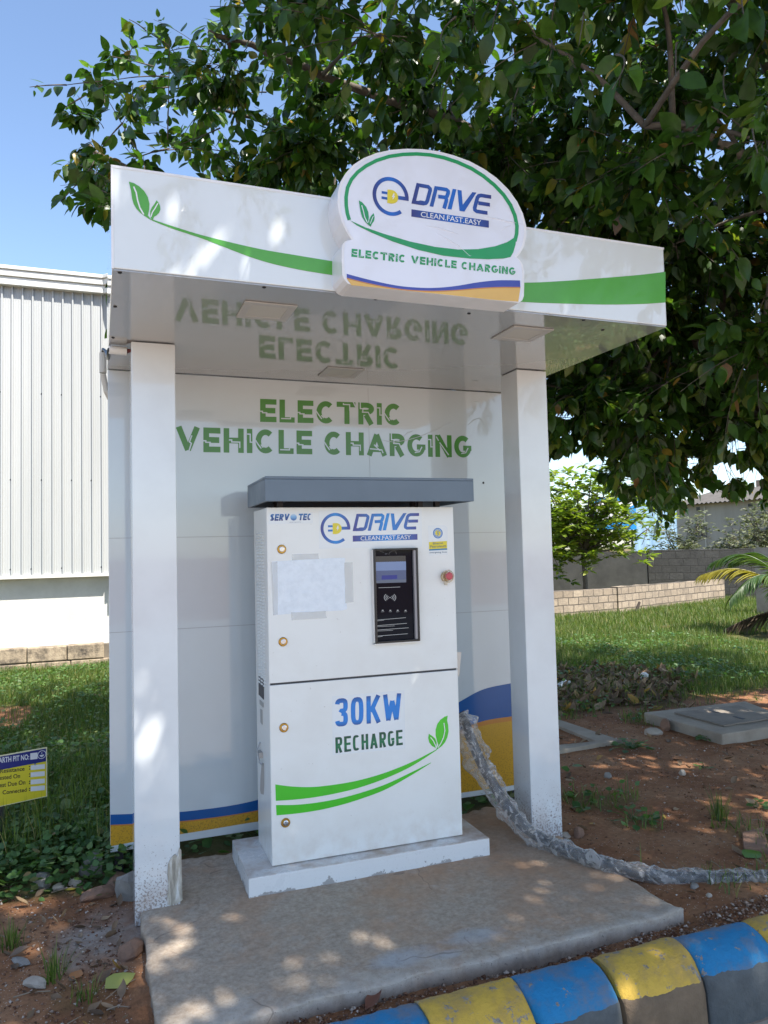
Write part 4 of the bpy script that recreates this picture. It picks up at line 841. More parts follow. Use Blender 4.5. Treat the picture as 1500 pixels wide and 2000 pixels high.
M_CLAD = stained('white_ribbed_sheet', (.43, .445, .445), (.37, .385, .385), 1.4, .45, True, .05)
def cladding(p0, d, out, L):
    p0, d, out = map(np.array, (p0, d, out)); pit = .128; V = []; prof_ = []; x = 0
    while x < L:
        prof_ += [(x, 0), (x+.030, 0), (x+.032, .003), (x+.038, .003), (x+.04, 0), (x+.060, 0), (x+.062, .003), (x+.068, .003), (x+.07, 0), (x+.096, 0), (x+.103, .030), (x+.121, .030)]; x += pit
    prof_ = [q for q in prof_ if q[0] <= L]+[(L, 0)]
    mb = MB()
    for z in (ZSB, ZST+.05): V += [p0+d*a_+out*h_+np.array([0, 0, z]) for a_, h_ in prof_]
    n = len(prof_); mb.add(V, [(i, i+1, n+i+1, n+i) for i in range(n-1)]); return mb
cladding((CX+.03, WY, 0), (-1, 0, 0), (0, -1, 0), 16.0).build('metal_cladding', M_CLAD, wh)
cladding(WP+WD_*.02, WD_, WN, 3.9).build('metal_cladding', M_CLAD, wh)
M_TRIM = stained('white_metal_trim', (.72, .72, .68), (.62, .61, .57), 2, .5, True, .03)
mb = MB(); mb.box(WX0, CX-.0, WY-.03, WY+.13, ZSB-.045, ZSB-.001); mb.build('drip_flashing', M_TRIM, wh)
mb = MB()
for y0, z0, z1 in ((-.10, ZST, ZST+.11), (-.125, ZST+.112, ZST+.2), (-.145, ZST+.202, ZCO)):
    mb.box(WX0, CX+y0*.5, WY+y0, WY+.2, z0, z1); mb.prism([WP-WN*y0+np.array([0, 0, z0+.0006]), WP-WN*y0+WD_*4+np.array([0, 0, z0+.0006]), WP-WN*.2+WD_*4+np.array([0, 0, z0+.0006]), WP-WN*.2+WD_*.0+np.array([0, 0, z0+.0006])], (0, 0, z1-z0-.0012))
mb.build('parapet_coping', M_TRIM, wh, bevel=.008)
mb = MB()
for z, s_ in ((1.33, 1), (2.55, 1), (3.75, 1)):
    for i in range(24): x = CX-.10-i*.384-rnd.choice((0, .128)); mb.lathe((x, WY-.0305+.03, z), (0, -1, 0), [(0, .012), (.004, .011)], 8)
mb.build('screws', M_DARKMETAL, wh)
def stone_mat():
    m, t, b = nmat('stone_block_course'); tc = t.nodes.new('ShaderNodeMapping'); tc.inputs['Rotation'].default_value = (R(90), 0, 0); t.links.new(geo(t), tc.inputs[0])
    n = noise(t, 5, 6, .7); c = ramp(t, n, [(.34, (.06, .05, .042)), (.45, (.20, .16, .115)), (.56, (.36, .285, .20)), (.75, (.46, .39, .28))])
    t.links.new(c, b.inputs['Base Color']); sock(b, 'Roughness', .9); bump(t, b, noise(t, 30, 5, .7), .7, .015); return m
mb = MB(); x = CX
for row, (z0, z1) in enumerate(((-.2, .055), (.07, .262))):
    x = CX+.10-(.16 if row else 0); r2 = random.Random(row)
    while x > WX0+.7:
        w = r2.uniform(.46, .62); dz = r2.uniform(-.008, .008); mb.box(x-w, x-.012, WY-.03-r2.uniform(0, .02), WY+.139, z0, z1+dz); x -= w
base = mb.build('stone_base', stone_mat(), wh, bevel=.012)
MB().box(WX0, CX+.05, WY+.005, WY+.1385, -.2, .254).build('mortar', stained('dark_mortar', (.12, .10, .08), (.2, .17, .13), 8), wh)
# ================================================================== LOW BLOCK WALL
def block_mat(name, cols, mortar, bw, bh, sc=1.0, ang=0.0):
    m, t, b = nmat(name)
    ob = t.nodes.new('ShaderNodeTexCoord'); br = t.nodes.new('ShaderNodeTexBrick'); mp = t.nodes.new('ShaderNodeMapping'); mp.inputs['Rotation'].default_value = (R(-90), 0, 0)
    s = t.nodes.new('ShaderNodeSeparateXYZ'); t.links.new(ob.outputs['Object'], s.inputs[0]); cb_ = t.nodes.new('ShaderNodeCombineXYZ'); t.links.new(s.outputs[0], cb_.inputs[0]); t.links.new(s.outputs[2], cb_.inputs[1])
    w = N(t, 'ShaderNodeTexNoise'); w.inputs['Scale'].default_value = 4; t.links.new(cb_.outputs[0], w.inputs['Vector'])
    wm = t.nodes.new('ShaderNodeVectorMath'); wm.operation = 'MULTIPLY_ADD'; t.links.new(w.outputs['Color'], wm.inputs[0]); wm.inputs[1].default_value = (.03, .03, 0); t.links.new(cb_.outputs[0], wm.inputs[2])
    t.links.new(wm.outputs[0], br.inputs['Vector']); br.inputs['Scale'].default_value = 1; br.inputs['Brick Width'].default_value = bw; br.inputs['Row Height'].default_value = bh; br.inputs['Mortar Size'].default_value = .012; br.inputs['Mortar Smooth'].default_value = .3
    br.inputs['Color1'].default_value = (*cols[0], 1); br.inputs['Color2'].default_value = (*cols[1], 1); br.inputs['Mortar'].default_value = (*mortar, 1); br.inputs['Bias'].default_value = 0
    n = noise(t, 2.2, 6, .7); c = mixc(t, maprange(t, n, .42, .75, 0, .75), br.outputs['Color'], cols[2]); n2 = noise(t, 20, 4, .7); c = mixc(t, .6, c, mixc(t, 1, c, ramp(t, n2, [(.3, (.6, .6, .6)), (.7, (1.3, 1.3, 1.3))]), 'MULTIPLY'))
    t.links.new(c, b.inputs['Base Color']); sock(b, 'Roughness', .92)
    bump(t, b, math_(t, 'ADD', math_(t, 'MULTIPLY', br.outputs['Fac'], -1.0), math_(t, 'MULTIPLY', n2, .4)), .8, .02); return m
def wall_run(name, A, B, z0, zA, zB, th, mat, label, cat='wall', jag=0.0, n=24):
    A = np.array(A[:2]); B = np.array(B[:2]); d = B-A; L = np.linalg.norm(d); d /= L; ang = math.atan2(d[1], d[0]); V = []; F = []
    for i in range(n+1):
        x = L*i/n; zt = zA+(zB-zA)*i/n+(rnd.uniform(-1, 1)*jag)
        V += [(x, 0, z0), (x, 0, zt), (x, th, zt+rnd.uniform(-1, 1)*jag*.5), (x, th, z0)]
    for i in range(n):
        for j in range(4): F.append((i*4+j, (i+1)*4+j, (i+1)*4+(j+1) % 4, i*4+(j+1) % 4))
    F += [(0, 1, 2, 3), tuple(n*4+j for j in (3, 2, 1, 0))]
    o = MB().add(V, F).build(name, mat, None, loc=(0, 0, 0)); o.location = (A[0], A[1], 0); o.rotation_euler = (0, 0, ang); return tag(o, label, cat)
M_LOW = block_mat('pale_block_wall', ((.36, .29, .215), (.26, .205, .15), (.17, .14, .11)), (.09, .075, .06), .30, .165)
LW0, LW1, LW2 = np.array([9.0, 10.95]), np.array([11.3, 11.25]), np.array([16.3, 13.0])
# low wall tops follow the photo at those ground positions
def zat(u, v, P): t_ = (np.hypot(*(np.array(P)-CAM[:2]))); r_ = ray(u, v); k = (np.array(P[:2])-CAM[:2])@r_[:2]/(r_[:2]@r_[:2]); return CAM[2]+r_[2]*k
zA = zat(1068, 1157, LW0+.0); zB = zat(1190, 1149, LW1); zC = zat(1425, 1131, LW2)
wall_run('low_block_wall', LW0-np.array([4.5, .55]), LW1, -.4, zA+.02, zB, .2, M_LOW, 'low sunlit block wall with thick courses, left section behind the grass', jag=.006)
wall_run('low_block_wall', LW1+np.array([.02, -.03]), LW2, -.4, zB+.03, zC, .2, M_LOW, 'low sunlit block wall, right section running back towards the palm', jag=.008)
# ================================================================== GREY BOUNDARY WALL
M_GREYB = block_mat('grey_block_wall', ((.095, .09, .083), (.125, .118, .11), (.06, .057, .053)), (.07, .066, .06), .40, .21)
M_GREYP = stained('grey_render', (.13, .125, .115), (.075, .072, .067), 2.2, .9, False, .4)
g0 = atd(1020, 1081, 24.5); g1 = atd(1263, 1076, 22.6); g2 = atd(1520, 1071, 20.8)
wall_run('boundary_wall', g0, g1, -.5, g0[2], g1[2], .22, M_GREYP, 'tall grey rendered boundary wall behind the small bright tree', jag=.008)
wall_run('boundary_wall', g1+np.array([.01, -.03, 0]), g2, -.5, g1[2]+.02, g2[2]+.01, .22, M_GREYB, 'tall dark grey block boundary wall in front of the low house', jag=.008)
pq = atd(1472, 1071, 16.5); pq2 = atd(1530, 1066, 16.0)
wall_run('concrete_pillar', pq, pq2, -.4, pq[2], pq2[2], .35, stained('pale_concrete', (.34, .32, .29), (.22, .2, .18), 3, .85), 'pale concrete gate pillar at the right edge behind the palm', 'pillar', n=4)
# ================================================================== HOUSE
h0 = atd(1321, 1000, 29.5); h1 = atd(1540, 985, 25.5); d = (h1-h0)[:2]; Lh = np.linalg.norm(d); angh = math.atan2(d[1], d[0]); HF = Frame((h0[0], h0[1], 0), angh)
hs = thing('house', (0, 0, 0), 'low whitewashed house with corrugated roof edge behind the grey wall', 'house', fr=HF)
hz = lambda u, v: onp(u, v, 1, 0, HF)
ze = hz(1329, 987)[2]; M_WW = stained('old_whitewash', (.38, .345, .295), (.28, .25, .205), 1.6, .9, True)
MB().box(0, Lh+4, .0, 6, -.4, ze+.02).build('wall', M_WW, hs)
V = []; nr = 90
for i in range(nr+1):
    x = -.15+(Lh+4.2)*i/nr; zz = .028*math.cos(i*math.pi)
    V += [(x, -.30, ze-.02+zz), (x, 2.6, ze+.62+zz)]
rf = MB().add(V, [(2*i, 2*i+2, 2*i+3, 2*i+1) for i in range(nr)]).build('corrugated_roof', stained('asbestos_sheet', (.10, .092, .085), (.06, .055, .05), 3, .9), hs)
so_ = rf.modifiers.new('solid', 'SOLIDIFY'); so_.thickness = .02
zp = hz(1400, 962)[2]; MB().box(1.6, Lh+4, 2.7, 3.0, ze+.5, zp+.55).build('parapet', stained('bare_brick', (.40, .27, .19), (.30, .2, .14), 5, .9), hs)
for u0, u1, v0, v1 in ((1358, 1381, 1026, 1049), (1475, 1502, 1035, 1056)):
    a, b = hz(u0, v0), hz(u1, v1); w = MB(); t2 = .05
    for q_ in ((a[0], b[0], b[2], b[2]+t2), (a[0], b[0], a[2]-t2, a[2])): w.box(q_[0], q_[1], -.05, .0-.0005, q_[2], q_[3])
    for xx in (a[0], (a[0]+b[0])/2-.02, b[0]-t2): w.box(xx, xx+t2, -.048, -.0005, b[2]+t2, a[2]-t2)
    wo = w.build('window', simple('weathered_window_frame', (.13, .12, .11), .7), hs); MB().box(a[0]+.01, b[0]-.01, -.012, -.0006, b[2]+.01, a[2]-.01).build('pane', simple('dark_window_glass', (.012, .014, .016), .1), wo)
for u0, u1, v0, v1 in ((1360, 1367, 991, 997), (1461, 1471, 984, 989)):
    a, b = hz(u0, v0), hz(u1, v1); MB().box(a[0], b[0], -.006, -.0005, b[2], a[2]).build('vent', M_INK, hs)
pd = hz(1379, 1062); MB().box(pd[0]-.0, pd[0]+.03, -.03, -.0005, 0, ze-.1).build('downpipe', M_PVC, hs)
# ================================================================== FAR SHED AND HOARDING
def corr(name, A, B, z0, z1, mat, label, cat):
    A = np.array(A[:2]); B = np.array(B[:2]); d = B-A; L = np.linalg.norm(d); d /= L; nn = np.array([d[1], -d[0]]); n = int(L/.11); V = []
    for i in range(n+1):
        p = A+d*L*i/n+nn*(.02*((i % 4) in (1, 2)))
        V += [(p[0], p[1], z0), (p[0], p[1], z1)]
    o = MB().add(V, [(2*i, 2*i+2, 2*i+3, 2*i+1) for i in range(n)]).build(name, mat, None, loc=(A[0], A[1], z0)); m_ = o.modifiers.new('solid', 'SOLIDIFY'); m_.thickness = .03; return tag(o, label, cat)
s0 = atd(1235, 977, 40); s1 = atd(1322, 979, 40)
corr('sheet_metal_fence', s0, s1, -.3, s0[2], stained('pale_blue_sheet', (.25, .40, .56), (.33, .45, .56), 1.2, .5, True, .05), 'pale blue corrugated sheet fence in the distance left of the house', 'fence')
b0_ = atd(1156, 973, 37); b1_ = atd(1243, 972, 37); HB_ = Frame((b0_[0], b0_[1], 0), math.atan2((b1_-b0_)[1], (b1_-b0_)[0]))
hb = thing('hoarding', (0, 0, 0), 'blue and white hoarding seen between the leaves in the distance', 'hoarding', fr=HB_)
hq = lambda u, v: onp(u, v, 1, 0, HB_); p_, q_ = hq(1156, 973), hq(1243, 1022)
MB().box(p_[0], q_[0], 0, .08, q_[2]-.3, p_[2]).build('board', simple('bright_blue_paint', (.02, .24, .58), .4), hb)
mb = MB(); mb.poly([hq(*k)+np.array([0, -.003, 0]) for k in ((1163, 981), (1190, 978), (1238, 979), (1240, 984), (1228, 992), (1222, 1004), (1236, 1012), (1222, 1017), (1163, 1018))]); mb.build('white_field', simple('hoarding_white', (.66, .64, .66), .5), hb)
for x in (p_[0]+.2, q_[0]-.2): MB().box(x-.05, x+.05, .085, .17, -.4, p_[2]).build('post', M_DARKMETAL, hb)
# ================================================================== POWER LINES
for i, (vL, vR) in enumerate(((795, 742), (812, 764), (828, 783), (846, 806), (856, 823), (873, 838))):
    A = atd(1072, vL, 46+.4*i); B = atd(1500, vR, 38+.4*i); dd = (B-A)
    P = [A+dd*s+np.array([0, 0, .5*((s-.45)**2-.3)]) for s in np.linspace(-2.6, 3.2, 40)]
    o = MB().tube(P, .011, 5).build('power_line', simple('power_cable', (.08, .08, .09), .6), None, smooth=True, loc=P[0]); tag(o, 'thin overhead power line crossing the pale sky between the hanging leaves', 'power line', 'overhead power lines on the right')
# ================================================================== DRAIN COVERS, BRICK, STONES
M_CHAM = stained('chamber_concrete', (.38, .33, .265), (.25, .21, .165), 4, .9, False, .5)
def chamber(P, h, label, name='drain_chamber', lid=True):
    P = [np.array([p[0], p[1], h]) for p in P]; c = np.mean(P, axis=0)
    t_ = thing(name, (c[0], c[1], 0), label, 'drain cover')
    mb = MB(); mb.prism(P, (0, 0, -.35-h)); mb.build('concrete_surround', M_CHAM, t_, bevel=.01)
    if lid:
        Q = [c+(p-c)*.62+np.array([0, 0, .003]) for p in P]; mb = MB(); mb.prism(Q, (0, 0, .010)); lid_ = mb.build('cover_plate', stained('worn_cover', (.20, .17, .14), (.30, .255, .205), 5, .85, False, .4), t_)
        e = (P[1]-P[0])/np.linalg.norm(P[1]-P[0])
        for s in (-1, 1):
            w = c+(P[1]-P[0])*.15*s+np.array([0, 0, .0145]); f_ = np.cross([0, 0, 1], e); MB().obox(w, e*.05, f_*.014, (0, 0, .0012)).build('lifting_slot', M_SEAM, lid_)
zc = .055
cp4 = [onp(1257, 1391, 2, zc), onp(1410, 1434, 2, zc)]; cp4.append(onp(1560, 1410, 2, zc)); cp4.append(onp(1456, 1369, 2, zc))
chamber(cp4, zc, 'raised concrete drain chamber with square cover at the edge of the grass')
P = [onp(1070, 1398, 2, .0), onp(1096, 1404, 2, .0), onp(1212, 1444, 2, .0), onp(1098, 1464, 2, .0), onp(1040, 1470, 2, .0), onp(1000, 1440, 2, 0)]
t_ = thing('open_pit', (3.3, 1.6, 0), 'broken low concrete pit edge half hidden behind the right post', 'pit')
mb = MB(); 
a_, b_, c_ = onp(1040, 1388, 2, .0), onp(1208, 1444, 2, 0), onp(1040, 1474, 2, 0); w_ = .12
mb.prism([a_, b_, b_+np.array([-.18, .02, 0]), a_+np.array([-.10, -.22, 0])], (0, 0, -.14)); mb.prism([b_+np.array([.03, -.02, .002]), c_+np.array([0, 0, .002]), c_+np.array([.03, .17, .002]), b_+np.array([-.2, .03, .002])], (0, 0, -.14)); mb.build('concrete_rim', M_CHAM, t_, bevel=.006)
mb = MB(); z_ = -.028; mb.poly([a_+np.array([-.11, -.22, z_]), b_+np.array([-.19, .0, z_]), c_+np.array([0, .1, z_])]); mb.build('pit_floor', simple('dark_pit', (.03, .022, .017), .95), t_)
def rock(P, r, seed, mat, name, label, cat, sq=(1, 1, .6), rz=0, group=None, sharp=.35):
    bm = bmesh.new(); bmesh.ops.create_icosphere(bm, subdivisions=2, radius=1); rr = random.Random(seed)
    pl_ = [(Vector((rr.gauss(0, 1), rr.gauss(0, 1), rr.gauss(0, 1))).normalized(), rr.uniform(.55, .85)) for _ in range(9)]
    V = []
    for v in bm.verts:
        p = v.co.copy()
        for n_, dd in pl_:
            k = p.dot(n_)
            if k > dd: p -= n_*(k-dd)
        p *= 1+.12*(rr.random()-.5)
        x, y, z = p.x*sq[0]*r, p.y*sq[1]*r, p.z*sq[2]*r; V.append((P[0]+x*math.cos(rz)-y*math.sin(rz), P[1]+x*math.sin(rz)+y*math.cos(rz), P[2]+z))
    F = [tuple(v.index for v in f.verts) for f in bm.faces]; bm.free()
    o = MB().add(V, F).build(name, mat, None, loc=P); return tag(o, label, cat, group)
M_BRK = stained('rough_brick', (.30, .17, .11), (.21, .13, .09), 14, .95, False, .7); M_STONE = stained('grey_stone', (.30, .28, .25), (.18, .165, .15), 9, .9, False, .6); M_PALE = stained('pale_stone', (.48, .42, .35), (.36, .30, .24), 12, .9, False, .6)
g = lambda u, v, z=-.04: onp(u, v, 2, z)
Q = [g(1449, 1624, .012), g(1452, 1653, .012), g(1502, 1658, .012), g(1491, 1614, .012)]; mb = MB(); mb.prism(Q, (0, 0, -.07)); o = mb.build('paving_brick', M_BRK, None, bevel=.006, loc=(3.1, -.35, -.04)); tag(o, 'loose reddish paving brick lying on bare soil at the right edge', 'brick')
rocks = [((1276, 1440), .075, M_PALE, 'orange lit stone beside the drain chamber corner', (1, .7, .5)), ((1301, 1431), .07, M_BRK, 'pointed reddish stone standing at the drain chamber corner', (.8, .7, 1.0)), ((1455, 1436), .12, M_BRK, 'dark red lump of brick against the drain chamber', (1.2, .8, .6)),
         ((1187, 1526), .035, M_STONE, 'small grey pebble on bare soil right of the post', (1, .8, .7)), ((1333, 1522), .03, M_PALE, 'tiny pale pebble in the middle of the bare soil', (.8, .8, .9)), ((1356, 1745), .026, M_STONE, 'grey pebble beside the cable near the slab corner', (1, .8, .6)),
         ((1475, 1737), .022, M_STONE, 'left one of two pebbles under the cable at the right edge', (1, .8, .7)), ((1488, 1738), .026, M_STONE, 'right one of two pebbles under the cable at the right edge', (1.2, .8, .6)), ((1385, 1763), .018, M_PALE, 'small pale chip of stone between cable and kerb', (1, .8, .6)),
         ((1103, 1640), .05, M_PALE, 'broken tile piece at the foot of the right post', (1.2, .8, .4)), ((1131, 1640), .045, M_BRK, 'pointed brick chip beside the foot of the right post', (.9, .6, .9)),
         ((70, 1912), .045, M_PALE, 'white flat stone on red soil at the lower left', (1.3, .8, .55)), ((178, 1700), .075, M_STONE, 'grey angular rock under the weeds left of the kiosk', (.8, .7, 1.0)), ((82, 1724), .06, M_STONE, 'rounded grey rock at the edge of the weeds', (1.1, .8, .8)),
         ((255, 1855), .06, M_BRK, 'orange brown brick chunk beside the slab edge', (1.1, .8, .7)), ((250, 1745), .085, M_STONE, 'brownish rock wedged against the left post', (.6, .8, 1.3)), ((196, 1740), .07, M_BRK, 'dark reddish broken brick under the panel end', (1.4, .8, .5)), ((228, 1716), .075, M_BRK, 'orange brick piece in the shade under the panel', (1.4, .7, .45)),
         ((40, 1870), .03, M_STONE, 'mossy flat stone at the left edge of the red soil', (1.8, .8, .5)), ((115, 1728), .03, M_PALE, 'small whitish crumpled scrap stone in front of the weeds', (1, .8, .8)), ((146, 1722), .032, M_PALE, 'pale crumb of cement before the weeds', (1.2, .7, .7))]
for i, ((u, v), r, m_, lab, sq) in enumerate(rocks):
    p = g(u, v, -.045); p[2] = float(gheight(p[0], p[1]))+r*sq[2]*.35; rock(p, r, i+3, m_, 'stone' if 'brick' not in lab else 'brick_fragment', lab, 'stone' if 'brick' not in lab else 'brick piece', sq, rnd.uniform(0, 3), 'loose stones and brick pieces on the soil')
# stakes leaning on the low wall
for (ua, va), (ub, vb), lab in (((1240, 1196), (1249, 1176), 'short dark stick standing in grass before the left end of the low wall'), ((1350, 1176), (1367, 1153), 'dark stick leaning against the low wall near the palm')):
    a = onp(ua, va, 2, -.1); a[2] = gheight(a[0], a[1])-.03; D_ = (a-CAM)@CF; b = atd(ub, vb, D_+.15); o = MB().tube([a, b], [.04, .03], 7).build('wooden_stake', simple('dark_wood', (.035, .026, .02), .9), None, loc=a); tag(o, lab, 'stake')
# foam ball and paper scraps
p = g(1259, 1331); o = MB().lathe((p[0], p[1], gheight(p[0], p[1])+.0), (0, 0, 1), [(0, .03), (.03, .05), (.07, .045), (.09, .02)], 12).build('foam_cup', M_PLASTIC, None, smooth=True, loc=p); tag(o, 'white scrap of foam among the dead leaves', 'litter')
p = g(1098, 1343); o = MB().obox((p[0], p[1], gheight(p[0], p[1])+.03), (.09, .02, .02), (0, .05, 0), (0, 0, .012)).build('paper_scrap', M_PLASTIC, None, bevel=.005, loc=p); tag(o, 'white paper scrap behind the right post among leaves', 'litter')
# ================================================================== LEAF TEMPLATES
def leaf_tpl(k=5, wmax=.30, fold=.14, curl=.10, wav=.0):
    """unit-length leaf along x: midrib k+1 points, both margins"""
    xs = np.linspace(0, 1, k+1); V = []; F = []
    prof = lambda t: wmax*(math.sin(math.pi*t**.80))**.85*(1-.18*t) if 0 < t < 1 else 0
    for i, t_ in enumerate(xs):
        w = prof(t_); z = -curl*t_**2
        V += [(t_, 0, z), (t_, w, z+fold*w/wmax*.35+wav*math.sin(5*t_)), (t_, -w, z+fold*w/wmax*.35-wav*math.sin(4*t_))]
    for i in range(k):
        a, b = 3*i, 3*i+3
        if i == 0: F += [(a, b, b+1), (a, b+2, b)]
        elif i == k-1: F += [(a, b, a+1), (a, a+2, b)]
        else: F += [(a, b, b+1, a+1), (a, a+2, b+2, b)]
    return np.array(V), F
def leaf_mat(name, stops, trans, tmul=1.6, rough=.34, spec=.5, vein=True, tw=.38):
    m = bpy.data.materials.new(name); m.use_nodes = True; t = m.node_tree; b = t.nodes['Principled BSDF']
    gi = t.nodes.new('ShaderNodeNewGeometry'); c = ramp(t, gi.outputs['Random Per Island'], stops)
    n = noise(t, 30, 3); c = mixc(t, 1, c, ramp(t, n, [(.3, (.75, .75, .75)), (.7, (1.2, 1.2, 1.2))]), 'MULTIPLY')
    t.links.new(c, b.inputs['Base Color']); sock(b, 'Roughness', rough); sock(b, 'Specular IOR Level', spec)
    tr = t.nodes.new('ShaderNodeBsdfTranslucent'); t.links.new(mixc(t, 1, c, trans, 'MULTIPLY'), tr.inputs[0])
    mx = t.nodes.new('ShaderNodeMixShader'); mx.inputs[0].default_value = tw
    t.links.new(b.outputs[0], mx.inputs[1]); t.links.new(tr.outputs[0], mx.inputs[2]); t.links.new(mx.outputs[0], t.nodes['Material Output'].inputs[0]); return m
rg = np.random.default_rng(11)
def inpoly(u, v, poly):
    P = np.array(poly, float); n = len(P); c = np.zeros(np.shape(u), bool); j = n-1
    for i in range(n):
        k = ((P[i, 1] > v) != (P[j, 1] > v)) & (u < (P[j, 0]-P[i, 0])*(v-P[i, 1])/(P[j, 1]-P[i, 1]+1e-9)+P[i, 0]); c ^= k; j = i
    return c
# ================================================================== BIG FIG TREE
T0 = np.array([5.6, 1.0, -.1])
fig = thing('fig_tree', tuple(T0), 'large spreading fig tree whose dark leafy boughs hang over the kiosk', 'tree')
def bark_mat():
    m, t, b = nmat('fig_bark'); n = noise(t, 9, 6, .7); t.links.new(ramp(t, n, [(.3, (.06, .05, .042)), (.7, (.17, .145, .12))]), b.inputs['Base Color']); sock(b, 'Roughness', .9); bump(t, b, n, .5, .02); return m
M_BARK = bark_mat()
mb = MB(); mb.tube([T0, T0+[.02, 0, .5], T0+[-.05, .03, 1.3], T0+[0, 0, 2.1], T0+[.05, 0, 2.7]], [.34, .26, .23, .22, .18], 14); mb.build('trunk', M_BARK, fig, smooth=True)
# pieces of the frame that stay clear of foliage because the crown ends there
SKYP = [(-400, -600), (470, -600), (425, -10), (375, 30), (240, 22), (225, 60), (190, 110), (130, 140), (40, 145), (30, 215), (90, 250), (170, 265), (205, 215), (250, 235), (240, 300), (150, 270), (95, 330), (95, 400), (150, 420), (175, 480), (212, 500), (215, 320), (215, 2400), (-400, 2400)]
LOWP = [(1060, 905), (1110, 905), (1135, 860), (1170, 930), (1215, 975), (1245, 1000), (1290, 1045), (1330, 1030), (1345, 990), (1400, 960), (1445, 985), (1458, 930), (1490, 1010), (1540, 1040), (1540, 2400), (1060, 2400)]
GAPS = [((1105, 815), 26), ((1085, 770), 16), ((1165, 905), 16), ((1440, 870), 34), ((1420, 925), 40), ((1480, 800), 22), ((1355, 900), 18), ((1470, 930), 28), ((1230, 940), 14)]
def allowed(P, margin=0.0):
    u, v, z = pix(P); ok = np.ones(len(P), bool); infr = (z > .1) & (u > -250) & (u < 1750) & (v > -350) & (v < 2200)
    du = (vnoise(u/45, v/45, 5)-.5)*30; dv = (vnoise(u/45, v/45, 6)-.5)*30
    ok &= ~(infr & inpoly(u+du, v+dv, SKYP)); ok &= ~(infr & inpoly(u+du, v+dv, LOWP))
    for (a, b), r in GAPS: ok &= ~(infr & (np.hypot(u-a, (v-b)*1.2) < r*.75+du*.5))
    k = (P[:, 0] > -.15) & (P[:, 0] < 2.5) & (P[:, 1] > -1.15) & (P[:, 1] < .75) & (P[:, 2] < 2.9); ok &= ~k      # kiosk itself
    sg = (P[:, 0] > .7) & (P[:, 0] < 1.9) & (P[:, 1] > -1.2) & (P[:, 1] < -.5) & (P[:, 2] < 3.3); ok &= ~sg
    front = infr & (P[:, 1] < .6) & inpoly(u, v, [(200, 300), (640, 370), (700, 310), (760, 270), (880, 280), (980, 330), (1040, 430), (1320, 465), (1320, 650), (1115, 760), (1130, 1700), (1600, 1700), (1600, 2300), (-200, 2300), (-200, 300)]); ok &= ~front
    near = (np.linalg.norm(P-CAM, axis=1) < 1.15); ok &= ~near
    ok &= ~(infr & (z < 2.1) & (u < 740)); ok &= ~(infr & (z < 2.25))
    return ok
limbs = [[(5.5, 1, 1.9), (4.4, 1.3, 3.1), (3.0, 1.7, 3.7), (1.6, 1.9, 3.95), (.4, 2.0, 4.1), (-.15, 1.9, 4.25)], [(5.5, 1, 2.1), (4.2, 1.2, 3.8), (2.8, 1.5, 4.5), (1.6, 1.6, 4.8), (.7, 1.6, 4.95)],
         [(5.6, .9, 2.2), (4.5, .2, 3.6), (3.6, -.7, 4.1), (2.6, -1.6, 4.5), (1.6, -2.4, 4.8)], [(5.6, .9, 2.3), (4.9, -.8, 3.6), (4.4, -2.2, 4.2), (3.8, -3.8, 4.5)], [(5.6, 1, 2.4), (4.0, 0, 4.6), (2.6, -.3, 5.2), (1.2, -.8, 5.5), (.1, -1.5, 5.6)],
         [(5.7, .9, 2.0), (6.8, -.2, 3.4), (7.6, -1.6, 4.0), (8.2, -3, 4.2)], [(5.7, 1.1, 2.2), (7.2, 1.6, 3.5), (8.6, 2.2, 4.0)], [(5.6, 1.2, 2.0), (5.9, 2.6, 3.2), (6.2, 4.0, 3.7), (6.5, 5.0, 3.8)], [(5.5, 1.1, 2.1), (4.8, 2.4, 3.3), (4.0, 3.6, 3.9), (3.2, 4.4, 4.1)],
         [(5.5, 1, 1.8), (4.7, 1.5, 2.8), (4.0, 1.9, 3.0), (3.3, 2.1, 2.9), (2.9, 2.1, 2.6)], [(5.5, 1.1, 2.0), (5.2, 1.9, 3.0), (4.9, 2.5, 3.1), (4.7, 2.8, 2.7)], [(5.6, 1, 2.5), (5.4, .6, 4.2), (4.4, -.4, 5.6), (3.0, -1.8, 6.3), (1.6, -3.0, 6.5)], [(5.6, 1, 2.5), (5.6, -.4, 4.4), (5.0, -2.0, 5.8), (4.0, -4.0, 6.3)], [(5.6, 1, 2.5), (4.6, .6, 4.8), (3.0, .4, 6.0), (1.2, -.4, 6.5), (-.2, -1.2, 6.5)], [(5.6, 1, 2.5), (6.2, 1.2, 4.4), (6.6, 1.4, 5.8)],
         [(5.5, .9, 2.2), (4.6, .3, 3.3), (3.8, -.1, 3.6), (3.0, -.4, 3.55), (2.4, -.6, 3.4)], [(5.5, 1, 2.4), (4.4, 2.0, 4.4), (3.2, 2.8, 5.0), (2.0, 3.0, 5.1), (1.0, 2.6, 5.0)], [(5.6, .9, 2.0), (5.7, -.1, 3.0), (5.6, -.8, 3.2), (5.2, -1.3, 3.1)]]
BR = MB(); LP = []
for li, L in enumerate(limbs):
    P = smooth_path([np.array(p) for p in L], 36)
    P = P+np.stack([np.convolve(rg.normal(0, 1, 37), np.ones(5)/5, 'same')*.05 for _ in range(3)], 1)*np.linspace(0, 1, 37)[:, None]
    if li in (0, 1): P = P[allowed(P) | (np.arange(37) < 12)]; P = smooth_path(P, 36)
    BR.tube(P, np.linspace(.07 if li < 9 else .05, .014, 37), 7); LP.append(P[8:])
LP = np.concatenate(LP)
def cloud(n, lo, hi):
    return lo+(np.array(hi)-lo)*rg.random((n, 3))
cand = []
